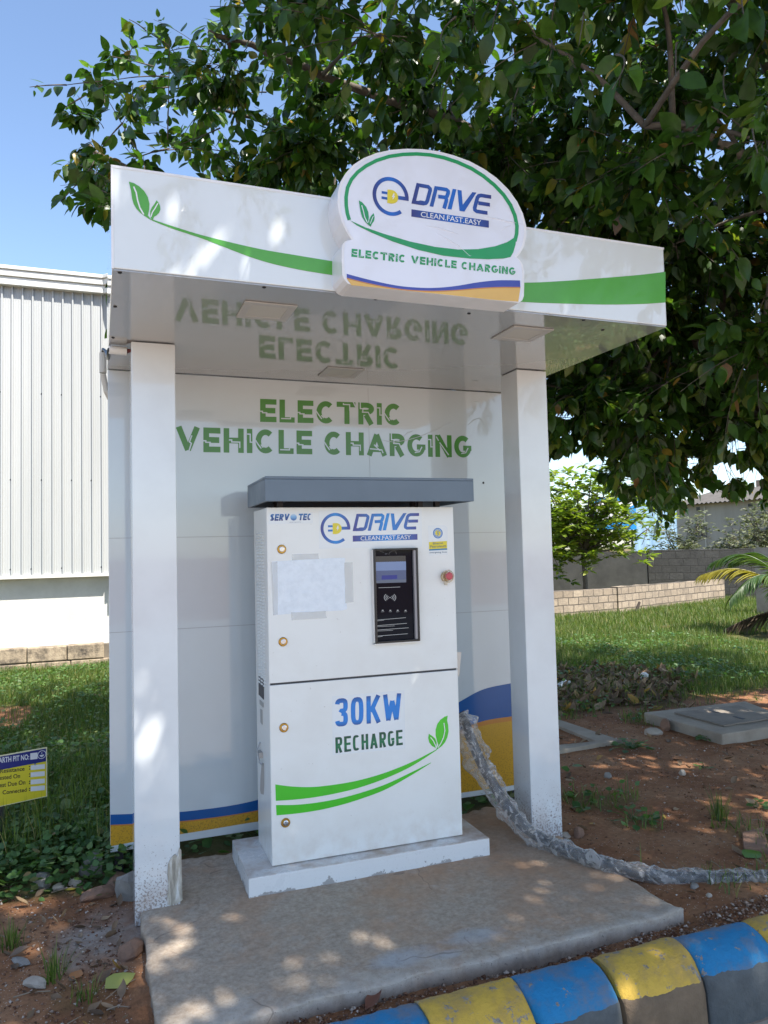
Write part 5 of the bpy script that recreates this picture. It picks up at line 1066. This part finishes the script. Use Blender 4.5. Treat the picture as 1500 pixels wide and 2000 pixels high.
def limbcloud(n, sd, zoff=0): 
    i = rg.integers(0, len(LP), n); return LP[i]+rg.normal(0, 1, (n, 3))*sd+np.array([0, 0, zoff])
cand.append(limbcloud(1750, np.array([.48, .48, .42])))
cand.append(cloud(850, np.array([-.1, 1.0, 2.9]), (5.2, 3.4, 5.2)))
cand.append(cloud(850, np.array([2.5, .9, 1.9]), (8.0, 4.2, 4.4)))
cand.append(cloud(650, np.array([1.0, 1.2, 3.5]), (4.6, 3.2, 5.3)))
cand.append(cloud(280, np.array([2.8, 1.0, 1.9]), (5.6, 3.0, 3.2)))
cand.append(cloud(900, np.array([.0, -5.2, 4.0]), (6.5, .8, 5.6)))
cand.append(cloud(2300, np.array([-.6, -5.8, 5.6]), (7.5, 2.4, 7.6)))
cand.append(cloud(1700, np.array([.9, -5.3, 5.4]), (4.6, -1.3, 7.4)))
cand.append(cloud(420, np.array([2.3, -1.2, 3.1]), (5.2, 1.0, 4.4)))
cand.append(cloud(900, np.array([3.8, -3.8, 2.9]), (9.5, 2.8, 5.4)))
cand.append(cloud(520, np.array([3.0, .65, 2.1]), (5.6, 1.6, 3.9)))
cand.append(cloud(330, np.array([3.4, -.6, 2.4]), (5.4, .7, 3.9)))
cand.append(cloud(250, np.array([-.3, .3, 3.6]), (3.5, 2.6, 5.6)))
TW = np.concatenate(cand); TW = TW[(TW[:, 2] > 1.9)]
TW = TW[allowed(TW)]
_cl = .5*vnoise(TW[:, 0]*2.1+TW[:, 2]*1.3, TW[:, 1]*2.1-TW[:, 2]*.9, 150)+.5*vnoise(TW[:, 2]*2.6+TW[:, 0]*.7, TW[:, 1]*1.1+TW[:, 0]*1.9, 151)
TW = TW[(_cl > .35+.13*sstep(2.2, .4, TW[:, 0])) | (TW[:, 2] > 5.3)]; TW = TW[~((TW[:, 2] > 5.2) & (TW[:, 0] < 2.6) & (TW[:, 1] > .3) & (rg.random(len(TW)) < .8))]
_gx = TW[:, 0]-TW[:, 2]*SD.x/SD.z; _gy = TW[:, 1]-TW[:, 2]*SD.y/SD.z; _t = (TW[:, 1]+.816)/SD.y; _fx = TW[:, 0]-_t*SD.x; _fz = TW[:, 2]-_t*SD.z
_hi = TW[:, 2] > 3.6; _p = np.zeros(len(TW))
_p = np.where(_hi & (_gx > .1) & (_gx < 3.2) & (_gy > -1.6) & (_gy < -.15), .44, _p); _p = np.where(_hi & (_gx > 2.3) & (_gx < 6) & (_gy > -1) & (_gy < 2.6), 0.38, _p); _p = np.where(_hi & (_gx < .15) & (_gy < .6) & (_gy > -1.5), .35, _p)
_p = np.where(_hi & (_t > 0) & (_fx > -.2) & (_fx < .75) & (_fz > 2.3) & (_fz < 2.9), .85, _p)
TW = TW[rg.random(len(TW)) >= _p]
# boughs: cluster centres joined to the nearest limb point, twigs joined to their cluster
nC = 420; CC = TW[rg.choice(len(TW), nC, replace=False)]
for _ in range(4):
    idx_ = np.argmin(((TW[:, None, :]-CC[None])**2).sum(-1), 1); CC = np.array([TW[idx_ == k].mean(0) if (idx_ == k).any() else CC[k] for k in range(nC)])
for k in range(nC):
    d2 = ((LP-CC[k])**2).sum(1); j = np.argmin(d2+.25*(LP[:, 2]-CC[k][2] > .2)); a = LP[j]; b = CC[k]; mid = (a+b)/2+np.array([rg.normal(0, .05), rg.normal(0, .05), .10*np.linalg.norm(b-a)])
    if not allowed(np.array([mid])).all(): mid = (a+b)/2
    P = smooth_path([a, mid, b], 7)
    if allowed(P).mean() > .8: BR.tube(P, np.linspace(.017, .008, 8), 5)
leafX, leafY, leafZ, leafT, leafS = [], [], [], [], []; FORCE = [False]
def twig(base, tip, nl, droop=.12, s0=.105, rad=.0042, clump=False):
    L = np.linalg.norm(tip-base); n = 7; ts = np.linspace(0, 1, n+1)
    mid = (base+tip)/2+np.array([rg.normal(0, .07)*L, rg.normal(0, .07)*L, droop*L])
    P = np.array([(1-t)**2*base+2*t*(1-t)*mid+t*t*tip for t in ts]); BR.tube(P, np.linspace(rad, rad*.4, n+1), 4, cap=False)
    for q in range(nl):
        t = .18+.82*(q+rg.random()*.6)/nl; t = min(t, 1); p = (1-t)**2*base+2*t*(1-t)*mid+t*t*tip; d = nrm(2*(1-t)*(mid-base)+2*t*(tip-mid))
        side = nrm(np.cross(d, rg.normal(0, 1, 3))); x = nrm(d*rg.uniform(.1, .8)+side*rg.uniform(.5, 1)+np.array([0, 0, -rg.uniform(.15, 1.0)]))
        nz = nrm(np.array([rg.normal(0, .55), rg.normal(0, .55), 1.0])); y = nrm(np.cross(nz, x)); z = np.cross(x, y)
        s = s0*rg.uniform(.45, 1.3); pet = .022
        leafS.append(FORCE[0]); leafT.append(p+x*pet); leafX.append(x*s); leafY.append(y*s*rg.uniform(.85, 1.15)); leafZ.append(z*s*rg.uniform(-.5, 2.6))
for i in range(len(TW)):
    c = CC[idx_[i]]; p = TW[i]; d = p-c; L = np.linalg.norm(d)+1e-6; out = nrm(p-np.array([4.6, 1.0, 3.2])); 
    if i >= 0 and not True: continue
    base = c+d*rg.uniform(.0, .3) if L < .8 else p-d/L*.45
    tip = p+(out*.12+rg.normal(0, .12, 3)+np.array([0, 0, -.10]))*1.2
    if not allowed(np.array([base, tip])).all(): tip = p; base = p-d/L*.2
    twig(base, tip, int(rg.integers(13, 23)), s0=.107 if TW[i][2] < 5.4 else .13, rad=.0036)
# the thin outer sprays that stand against the sky on the left, and over the sign
def spray(pts, y0, nl, s0=.085):
    P = [onp(u, v, 1, y0+dy) for u, v, dy in pts]; n = len(P)
    FORCE[0] = True
    for a, b in zip(P[:-1], P[1:]): twig(a, b, nl, .03, s0, .006)
    FORCE[0] = False
for pts, y, nl in (([(330, 150, .1), (215, 158, 0), (130, 166, -.05), (58, 170, -.1)], 1.6, 6), ([(200, 165, 0), (160, 190, 0), (108, 222, .05)], 1.6, 6), ([(330, 90, .2), (285, 60, .1), (252, 38, 0)], 1.6, 6), ([(300, 130, .1), (240, 115, 0), (212, 108, 0)], 1.6, 6),
                   ([(430, 250, .3), (330, 290, .2), (240, 330, .1), (170, 400, 0)], 1.6, 7), ([(285, 165, .1), (240, 240, .1), (190, 300, .05), (140, 370, 0), (118, 395, 0)], 1.6, 7), ([(300, 360, .1), (215, 385, .0), (188, 425, -.02)], 1.6, 5), ([(600, 60, .2), (500, 20, .1), (420, -10, 0)], 1.7, 8),
                   ([(520, 180, .2), (420, 190, .1), (330, 170, .1), (270, 170, 0)], 1.7, 9), ([(480, 120, .2), (400, 90, .1), (330, 100, .0)], 1.8, 9), ([(460, 300, .2), (380, 290, .1), (290, 300, 0)], 1.8, 9)): spray(pts, y, nl)
for (u, v, d), n_ in (((1195, 175, 1.75), 7), ((870, 95, 2.3), 8), ((840, 160, 2.3), 8), ((1320, 150, 1.9), 7), ((1480, 300, 1.8), 8), ((1455, 40, 1.8), 8), ((1000, 235, 2.6), 8), ((1330, 20, 1.7), 7), ((960, 60, 2.6), 8), ((1130, 90, 2.2), 8), ((1420, 200, 2.4), 8), ((860, 210, 2.6), 7), ((760, 40, 2.6), 8)):
    d = d*.85+.85; b = atd(u, v-50, d+.25); twig(b+np.array([.1, .1, .12]), atd(u, v, d), n_, .06, .10, .0045)
lv, lf = leaf_tpl(5, .30, .15, .17, .012)
T = np.array(leafT); keep = allowed(T+.5*np.array(leafX)) | np.array(leafS); X, Y, ZZ = np.array(leafX)[keep], np.array(leafY)[keep], np.array(leafZ)[keep]; T = T[keep]
M_FIG = leaf_mat('fig_leaf', [(0, (.022, .052, .010)), (.35, (.034, .084, .014)), (.7, (.052, .120, .018)), (.88, (.085, .165, .024)), (.965, (.15, .18, .03)), (.988, (.28, .22, .03)), (.997, (.20, .09, .035)), (1, (.26, .14, .06))], (1.7, 1.9, .7))
print('fig leaves', len(T))
np_mesh('crown', scatter(lv, X, Y, ZZ, T), lf, len(T), M_FIG, fig, smooth=True)
BR.build('branches', M_BARK, fig, smooth=True)
# ================================================================== GROUND COVER
def area_pts(n, x0, x1, y0, y1, dens, avoid=True):
    P = np.stack([rg.uniform(x0, x1, n), rg.uniform(y0, y1, n)], 1); k = rg.random(n) < dens(P[:, 0], P[:, 1]); P = P[k]
    if avoid:
        x, y = P[:, 0], P[:, 1]; bad = ((x > .09) & (x < 2.2) & (y > -.95) & (y < .50))
        q = np.array([onp(u, v, 2, .05)[:2] for u, v in ((1250, 1391), (1410, 1440), (1565, 1412), (1456, 1366))]); bad |= inpoly(x, y, q); bad |= y < -1.0
        P = P[~bad]
    return np.column_stack([P, gheight(P[:, 0], P[:, 1])])
def stuff(name, V, tf, n, mat, label=None):
    o = np_mesh(name, V, tf, n, mat, None, loc=(0, 0, 0)); tag(o, kind='stuff'); return o
def blades(name, P, h0, h1, w, mat, lean=.5, droop=.25):
    n = len(P); h = rg.uniform(h0, h1, n)**1.0; a = rg.uniform(0, 2*np.pi, n); l = rg.normal(0, lean, n)
    up = nrm(np.stack([np.cos(a)*l, np.sin(a)*l, np.ones(n)], 1)); sd = np.stack([-np.sin(a+.4), np.cos(a+.4), 0*a], 1); bd = np.stack([np.cos(a), np.sin(a), -.4+0*a], 1)
    tv = np.array([(-.5, 0, 0), (.5, 0, 0), (-.38, .5, .10), (.38, .5, .10), (0, 1, .42)]); tf = [(0, 1, 3, 2), (2, 3, 4)]
    ww = w*rg.uniform(.6, 1.3, n)
    return stuff(name, scatter(tv, sd*ww[:, None], up*h[:, None], bd*(h*droop*rg.uniform(.3, 1.6, n))[:, None], P), tf, n, mat)
def groundleaves(name, P, s0, s1, mat, tpl, hi=0.05, flat=.45):
    n = len(P); a = rg.uniform(0, 2*np.pi, n); x = nrm(np.stack([np.cos(a), np.sin(a), rg.normal(.05, .35, n)], 1)); nz = nrm(np.stack([rg.normal(0, flat, n), rg.normal(0, flat, n), np.ones(n)], 1)); y = nrm(np.cross(nz, x)); z = np.cross(x, y); s = rg.uniform(s0, s1, n)[:, None]
    T = P+np.stack([0*a, 0*a, rg.random(n)**1.2*hi], 1)
    return stuff(name, scatter(tpl[0], x*s, y*s, z*s, T), tpl[1], n, mat)
M_GRASS = leaf_mat('grass_blade', [(0, (.045, .080, .014)), (.4, (.075, .130, .022)), (.75, (.12, .18, .035)), (.92, (.19, .20, .06)), (1, (.30, .25, .12))], (1.5, 1.7, .7), rough=.5, tw=.4)
M_WEED = leaf_mat('weed_leaf', [(0, (.05, .115, .036)), (.4, (.078, .165, .046)), (.8, (.115, .21, .055)), (.95, (.16, .23, .07)), (1, (.18, .13, .05))], (1.5, 1.7, .7), rough=.5, tw=.35)
M_DEAD = leaf_mat('dead_leaf', [(0, (.09, .058, .035)), (.35, (.17, .11, .065)), (.65, (.26, .18, .11)), (.85, (.36, .26, .165)), (.94, (.38, .22, .04)), (1, (.28, .26, .04))], (1.2, 1.0, .8), rough=.7, tw=.12)
tp_round = leaf_tpl(4, .44, .10, .06); tp_small = leaf_tpl(3, .36, .12, .08); tp_dead = leaf_tpl(5, .27, .45, -.35, .05)
vis_l = lambda x, y: ((x > -.20-.155*(y+1.2)-1.3)).astype(float)
P = area_pts(26000, -2.2, .32, .34, 3.0, lambda x, y: vegd(x, y)*vis_l(x, y)*(1-.6*sstep(.9, 1.4, y))); groundleaves('creeping_weeds', P, .022, .05, M_WEED, tp_round, .15)
P = area_pts(46000, -4.2, .5, 2.4, 7.9, lambda x, y: vegd(x, y)*vis_l(x, y)*(.25+.75*sstep(.42, .56, fbm(x*1.3, y*1.3, 160)))); groundleaves('creeping_weeds', P, .022, .05, M_WEED, tp_small, .09)
P = area_pts(4200, -1.0, .2, .75, 2.4, lambda x, y: vegd(x, y)*vis_l(x, y)*sstep(.42, .58, fbm(x*2.5, y*2.5, 120)+.06)); blades('tall_grass', P, .10, .36, .006, M_GRASS, .28, .5)
P = area_pts(110000, -4.2, .5, 1.2, 7.9, lambda x, y: vegd(x, y)*vis_l(x, y)); blades('grass', P, .04, .14, .006, M_GRASS, .55, .4)
P = area_pts(5200, .2, 2.8, .47, 2.6, lambda x, y: vegd(x, y)); groundleaves('creeping_weeds', P, .03, .07, M_WEED, tp_round, .20)
rgt = lambda x, y: (x > 2.0+.02*(y+3.3))*(np.abs(np.arctan2(x, y+3.34)-.72) < .36)
P = area_pts(300000, 2.3, 9.5, -.9, 7.5, lambda x, y: vegd(x, y)*rgt(x, y)*.55); blades('grass', P, .035, .13, .0055, M_GRASS, .55, .4)
P = area_pts(120000, 4, 18, 6.5, 13.5, lambda x, y: vegd(x, y)*rgt(x, y)*.6); blades('grass', P, .05, .17, .010, M_GRASS, .5, .4)
P = area_pts(60000, 2.3, 9.0, .3, 7.0, lambda x, y: vegd(x, y)*rgt(x, y)*.45*sstep(.4, .6, fbm(x*1.2, y*1.2, 130))); groundleaves('creeping_weeds', P, .025, .06, M_WEED, tp_small, .10)
P = area_pts(5200, 2.8, 7.0, 1.2, 5.6, lambda x, y: litter(x, y)*.75+.10*(y > 2.0)*(x < 5.0)); groundleaves('dead_leaves', P, .07, .14, M_DEAD, tp_dead, .022, .3)
P = area_pts(420, -1.0, .12, -.9, .6, lambda x, y: .25+.7*sstep(.35, .05, np.abs(x-.10))*.6); groundleaves('dead_leaves', P, .025, .075, M_DEAD, tp_dead, .012, .5)
P = area_pts(230, 2.2, 5.0, -.85, 2.0, lambda x, y: .5+0*x); groundleaves('dead_leaves', P, .03, .08, M_DEAD, tp_dead, .012, .5)
# twigs and crumbs on the soil
def crumbs(name, P, r0, r1, mat):
    n = len(P); tv = np.array([(1, 0, 0), (-.5, .8, 0), (-.5, -.8, .1), (.1, .05, .8), (0, 0, -.6)]); tf = [(0, 1, 3), (1, 2, 3), (2, 0, 3), (1, 0, 4), (2, 1, 4), (0, 2, 4)]; a = rg.uniform(0, 6.3, n); s = (r0+(r1-r0)*rg.random(n)**3)[:, None]
    return stuff(name, scatter(tv, np.stack([np.cos(a), np.sin(a), 0*a], 1)*s, np.stack([-np.sin(a), np.cos(a), rg.normal(0, .3, n)], 1)*s, np.stack([0*a, 0*a, 0*a+.8], 1)*s, P+[0, 0, .002]), tf, n, mat)
M_CR = leaf_mat('soil_crumb', [(0, (.11, .05, .03)), (.5, (.20, .11, .07)), (.8, (.34, .26, .2)), (1, (.55, .48, .42))], (1, 1, 1), rough=.95, spec=.2, tw=.0)
P = area_pts(9000, -1.0, .15, -1.0, .7, lambda x, y: .4+.4*sstep(.4, .7, fbm(x*4, y*4, 140))); crumbs('gravel', P, .0025, .011, M_CR)
P = area_pts(16000, 2.1, 5.5, -1.0, 2.3, lambda x, y: .35+.4*sstep(.4, .7, fbm(x*4, y*4, 140))); crumbs('gravel', P, .0025, .010, M_CR)
P = np.column_stack([rg.uniform(.25, 2.6, 1800), rg.uniform(-1.0, -.885, 1800)]); P = np.column_stack([P, gheight(P[:, 0], P[:, 1])+.006]); crumbs('gravel', P, .003, .014, M_CR)
mbt = MB()
for i in range(34):
    x, y = (rg.uniform(-.9, .1), rg.uniform(-.8, .5)) if i < 16 else (rg.uniform(2.3, 4.5), rg.uniform(-.8, 1.8)); a = rg.uniform(0, 6.3); L = rg.uniform(.02, .07); z = float(gheight(x, y))+.006
    mbt.tube([(x-L*math.cos(a), y-L*math.sin(a), z), (x, y+.006, z+.006), (x+L*math.cos(a), y+L*math.sin(a), z+.002)], .0022, 4)
o = mbt.build('fallen_twigs', simple('dry_twig', (.26, .20, .14), .8), None, loc=(0, 0, 0)); tag(o, kind='stuff')
# single plants one can point to
def plant(P, n, s, label, name='weed_plant', spread=.08, h=.08, tpl=tp_round, mat=None):
    t_ = thing(name, tuple(P), label, 'plant'); a = rg.uniform(0, 6.3, n); r = spread*np.sqrt(rg.random(n)); T = np.array(P)+np.stack([r*np.cos(a), r*np.sin(a), h*rg.uniform(.3, 1, n)*(1-.5*r/spread)], 1)
    x = nrm(np.stack([np.cos(a), np.sin(a), rg.normal(.1, .3, n)], 1)); nz = nrm(np.stack([rg.normal(0, .35, n), rg.normal(0, .35, n), np.ones(n)], 1)); y = nrm(np.cross(nz, x)); z = np.cross(x, y); sc_ = (s*rg.uniform(.6, 1.2, n))[:, None]
    np_mesh('leaves', scatter(tpl[0], x*sc_, y*sc_, z*sc_, T), tpl[1], n, mat or M_WEED, t_)
    mb = MB()
    for k in range(n): mb.tube([np.array(P)+[0, 0, -.01], (np.array(P)+T[k])/2+[0, 0, h*.2], T[k]], .0018, 3, cap=False)
    mb.build('stems', M_WEED, t_)
for (u, v), n_, s, sp, h, lab in (((1140, 1590), 10, .05, .05, .05, 'small broad leaved seedling on bare soil beside the right post'), ((1235, 1605), 26, .045, .14, .05, 'low creeping green plant on the bare soil right of the right post'), ((1230, 1465), 40, .05, .16, .07, 'leafy green clump at the tip of the broken pit edge'), ((1375, 1505), 8, .03, .04, .04, 'tiny pale seedling in the middle of the bare soil'),
                                 ((1475, 1585), 12, .035, .05, .06, 'small sprouting weed near the paving brick'), ((1390, 1450), 26, .04, .12, .06, 'grassy green tuft in front of the drain chamber'), ((195, 1740), 6, .03, .03, .05, 'single bright seedling on rubble left of the kiosk'),
                                 ((150, 1640), 12, .10, .14, .20, 'big round leaved weed in front of the panel end at the left'), ((128, 1660), 10, .09, .12, .15, 'large leaved weed lower left of the round leaved one'), ((200, 1650), 14, .08, .10, .18, 'dark large leaved weed right against the panel edge')):
    p = onp(u, v, 2, -.04); p[2] = float(gheight(p[0], p[1])); plant(p, n_, s, lab, spread=sp, h=h)
def tuft(P, n, h, label):
    P = np.array(P); a = rg.uniform(0, 6.3, n); r = .05*np.sqrt(rg.random(n)); Q = P+np.stack([r*np.cos(a), r*np.sin(a), 0*a], 1); l = rg.normal(0, .35, n); up = nrm(np.stack([np.cos(a)*l, np.sin(a)*l, np.ones(n)], 1)); sd = np.stack([-np.sin(a), np.cos(a), 0*a], 1); bd = np.stack([np.cos(a), np.sin(a), -.4+0*a], 1); hh = h*rg.uniform(.5, 1.2, n)
    tv = np.array([(-.5, 0, 0), (.5, 0, 0), (-.38, .5, .10), (.38, .5, .10), (0, 1, .42)])
    o = np_mesh('grass_tuft', scatter(tv, sd*.005, up*hh[:, None], bd*(hh*.5)[:, None], Q), [(0, 1, 3, 2), (2, 3, 4)], n, M_GRASS, None, loc=tuple(P)); tag(o, label, 'grass tuft')
for (u, v), n_, h, lab in (((1405, 1610), 60, .16, 'thin dry grass tuft on the bare soil left of the paving brick'), ((105, 1900), 40, .12, 'green grass tuft beside the white flat stone at the lower left'), ((20, 1840), 45, .13, 'grass tuft at the left edge of the red soil'), ((1372, 1725), 7, .09, 'few grass blades beside the cable near the right edge'), ((100, 1690), 60, .15, 'grass tuft among rubble in front of the weeds at the left'), ((165, 1945), 26, .08, 'small grass tuft near the bottom left by the slab')):
    p = onp(u, v, 2, -.05); p[2] = float(gheight(p[0], p[1])); tuft(p, n_, h, lab)
def oneleaf(u, v, s, col, label, rz=.5, tpl=tp_round, z=-.03):
    p = onp(u, v, 2, z); p[2] = float(gheight(p[0], p[1]))+.012; m = simple('leaf_'+str(len(bpy.data.materials)), col, .45); x = np.array([[math.cos(rz), math.sin(rz), .08]])*s; y = np.array([[-math.sin(rz), math.cos(rz), .06]])*s
    o = np_mesh('fallen_leaf', scatter(tpl[0], x, y, np.array([[0, 0, s]]), p[None]-x*.5), tpl[1], 1, m, None, loc=tuple(p), smooth=True); tag(o, label, 'leaf')
oneleaf(1470, 1679, .115, (.10, .20, .03), 'fresh green fallen leaf on soil above the cable', .2)
oneleaf(235, 1905, .12, (.30, .32, .06), 'yellowish green fallen leaf beside the slab edge', .5); oneleaf(150, 1890, .06, (.32, .12, .03), 'orange fallen leaf on the red soil', 1.1); oneleaf(40, 1852, .085, (.16, .10, .06), 'dry curled brown leaf at the left edge', -.3, tp_dead)
oneleaf(730, 1945, .085, (.16, .065, .04), 'reddish brown leaf wedged between slab and kerb', .5, tp_dead, -.02)
# ================================================================== SMALL BRIGHT TREE
def ball_tree(name, base, top, cu, label, lmat, nl, s, rx, rz_, levels, cat='tree', tw=.05, zc=None):
    base = np.array(base); t_ = thing(name, tuple(base), label, cat); mb = MB(); ht = top-base[2]
    fork = base+np.array([0, 0, ht*(.36 if cat == 'tree' else .30)]); mb.tube([base, base+[.03, 0, ht*.15], fork], [tw*1.2, tw, tw*.9], 9)
    tips = []
    for k in range(levels):
        a = 2*math.pi*k/levels+rg.uniform(-.3, .3); rr = rg.uniform(.5, 1)*rx; zz = base[2]+ht*rg.uniform(.52 if cat == 'tree' else .42, .98); rr *= math.sqrt(max(.08, 1-((zz-base[2])/ht-.55)**2/.30))
        e = np.array([base[0]+rr*math.cos(a), base[1]+rr*math.sin(a), zz]); m = (fork+e)/2+[0, 0, -.10*ht*rg.random()]
        P = smooth_path([fork, m, e], 6); mb.tube(P, np.linspace(tw*.55, tw*.15, 7), 6); tips.append(e)
        for q in range(6):
            s_ = rg.uniform(.4, 1); p0 = P[int(s_*6)]; e2 = p0+rg.normal(0, 1, 3)*np.array([.30, .30, .20])*rx*.75; mb.tube([p0, (p0+e2)/2+[0, 0, -.03], e2], [tw*.22, tw*.16, tw*.1], 4); tips.append(e2)
    mb.build('trunk', M_BARK, t_, smooth=True); Xs, Ys, Zs_, Ts = [], [], [], []
    for e in tips:
        for r_ in range(3):
            c = e+rg.normal(0, .12, 3)*rx*.8
            m_ = nl; a = rg.uniform(0, 6.3, m_); x = nrm(np.stack([np.cos(a), np.sin(a), rg.uniform(-.35, .7, m_)], 1)); nz = nrm(np.stack([rg.normal(0, .4, m_), rg.normal(0, .4, m_), np.ones(m_)], 1)); y = nrm(np.cross(nz, x)); Xs.append(x); Ys.append(y); Zs_.append(np.cross(x, y)); Ts.append(np.tile(c, (m_, 1))+x*.02)
    X, Y, Z_, T = map(np.concatenate, (Xs, Ys, Zs_, Ts)); k = (s*rg.uniform(.6, 1.15, len(T)))[:, None]
    np_mesh('crown', scatter(leaf_tpl(3, .20, .1, .15)[0], X*k, Y*k, Z_*k, T), leaf_tpl(3, .20, .1, .15)[1], len(T), lmat, t_)
M_BRT = leaf_mat('bright_leaf', [(0, (.075, .13, .02)), (.5, (.15, .22, .028)), (.85, (.22, .29, .04)), (1, (.30, .32, .06))], (1.6, 1.7, .6), rough=.4, tw=.42)
M_GRY = leaf_mat('dusty_leaf', [(0, (.08, .10, .05)), (.5, (.14, .16, .09)), (.9, (.22, .23, .15)), (1, (.26, .22, .16))], (1.2, 1.3, .8), rough=.6, tw=.3)
tb = atd(1142, 1153, 20.0); tb[2] = float(gheight(tb[0], tb[1])); tt_ = atd(1140, 892, 20.0)[2]
ball_tree('frangipani_tree', tb, tt_, 0, 'small bright green tree with rosettes of leaves beyond the low wall', M_BRT, 12, .26, 2.1, 1.4, 27, tw=.065)
for (u, v0, vt, d), rx, lab in (((1330, 1090, 1008, 25.2), 1.05, 'dusty grey green shrub left of the house window'), ((1435, 1090, 1015, 24.6), .9, 'dusty pale shrub with bare twigs in front of the house wall'), ((1495, 1075, 985, 22.5), .8, 'dusty shrub above the concrete pillar at the right edge')):
    b = atd(u, v0, d); t2 = atd(u, vt, d)[2]; b[2] = t2-1.9; ball_tree('shrub', b, t2, 0, lab, M_GRY, 6, .17, rx, .8, 12, 'shrub', .035)
# ================================================================== YOUNG COCONUT PALM
pb = np.array([11.35, 6.2, 0]); pb[2] = float(gheight(pb[0], pb[1])); palm = thing('coconut_palm', tuple(pb), 'young coconut palm with arching fronds at the right edge', 'palm')
MB().tube([pb-[0, 0, .1], pb+[0, 0, .25], pb+[.02, 0, .5]], [.14, .12, .07], 10).build('trunk', M_BARK, palm, smooth=True)
M_FROND = leaf_mat('palm_leaflet', [(0, (.035, .075, .018)), (.6, (.06, .115, .025)), (1, (.11, .15, .035))], (1.4, 1.5, .6), rough=.35, tw=.3); M_FRY = leaf_mat('yellowing_leaflet', [(0, (.22, .20, .03)), (1, (.34, .30, .05))], (1.3, 1.3, .5), rough=.4, tw=.35); M_FRD = leaf_mat('dead_frond', [(0, (.08, .06, .04)), (1, (.18, .14, .09))], (1, 1, 1), rough=.8, tw=.1)
def frond(az, L, rise, drop, mat, label, nl=46, ll=.5, open_=1.0):
    a = np.array([math.cos(az), math.sin(az), 0]); P = [pb+[0, 0, .42]+a*L*t+np.array([0, 0, rise*math.sin(min(t*1.9, 1.57))*1.0-drop*t*t]) for t in np.linspace(0, 1, 22)]; P = np.array(P)
    o = MB().tube(P, np.linspace(.022, .004, 22), 5).build('frond', mat, palm, smooth=True); o['label'] = label
    Xs, Ys, Zs_, Ts = [], [], [], []
    for k in range(nl):
        t = .18+.82*k/nl; i = min(int(t*21), 20); p = P[i]+(P[i+1]-P[i])*(t*21-i); d = nrm(P[i+1]-P[i]); sd = nrm(np.cross(d, [0, 0, 1]))
        for s_ in (-1, 1):
            x = nrm(d*.75+sd*s_*open_*.8+np.array([0, 0, -.25+rg.normal(0, .08)])); y = nrm(np.cross([0, 0, 1], x)); l = ll*(1-.55*abs(t-.45)/.55)*rg.uniform(.85, 1.1); Xs.append(x*l); Ys.append(y*.055); Zs_.append(np.cross(x, y)*l); Ts.append(p)
    tv, tf = leaf_tpl(4, .42, .1, .30); np_mesh('leaflets', scatter(tv, np.array(Xs), np.array(Ys), np.array(Zs_), np.array(Ts)), tf, len(Ts), mat, o)
for az, L, ri, dr, m_, lab, op in ((R(152), 1.75, .85, .25, M_FRY, 'yellowing frond reaching left', .5), (R(138), 1.5, 1.15, .35, M_FROND, 'green frond', .6), (R(170), 1.5, .95, .75, M_FROND, 'green frond', .7), (R(200), 1.5, .9, 1.0, M_FROND, 'green frond', .8), (R(110), 1.3, 1.2, .4, M_FROND, 'green frond', .6), (R(230), 1.3, .9, 1.0, M_FROND, 'green frond', .8), (R(60), 1.5, 1.1, .7, M_FROND, 'green frond', .7), (R(-60), 1.5, 1.0, .8, M_FROND, 'green frond', .7), (R(0), 1.5, 1.1, .8, M_FROND, 'green frond', .7), (R(160), 1.55, .05, .42, M_FRD, 'dead brown frond on the grass', .25), (R(185), 1.1, .45, .9, M_FRD, 'dead hanging frond', .25)): frond(az, L, ri, dr, m_, lab, open_=op)
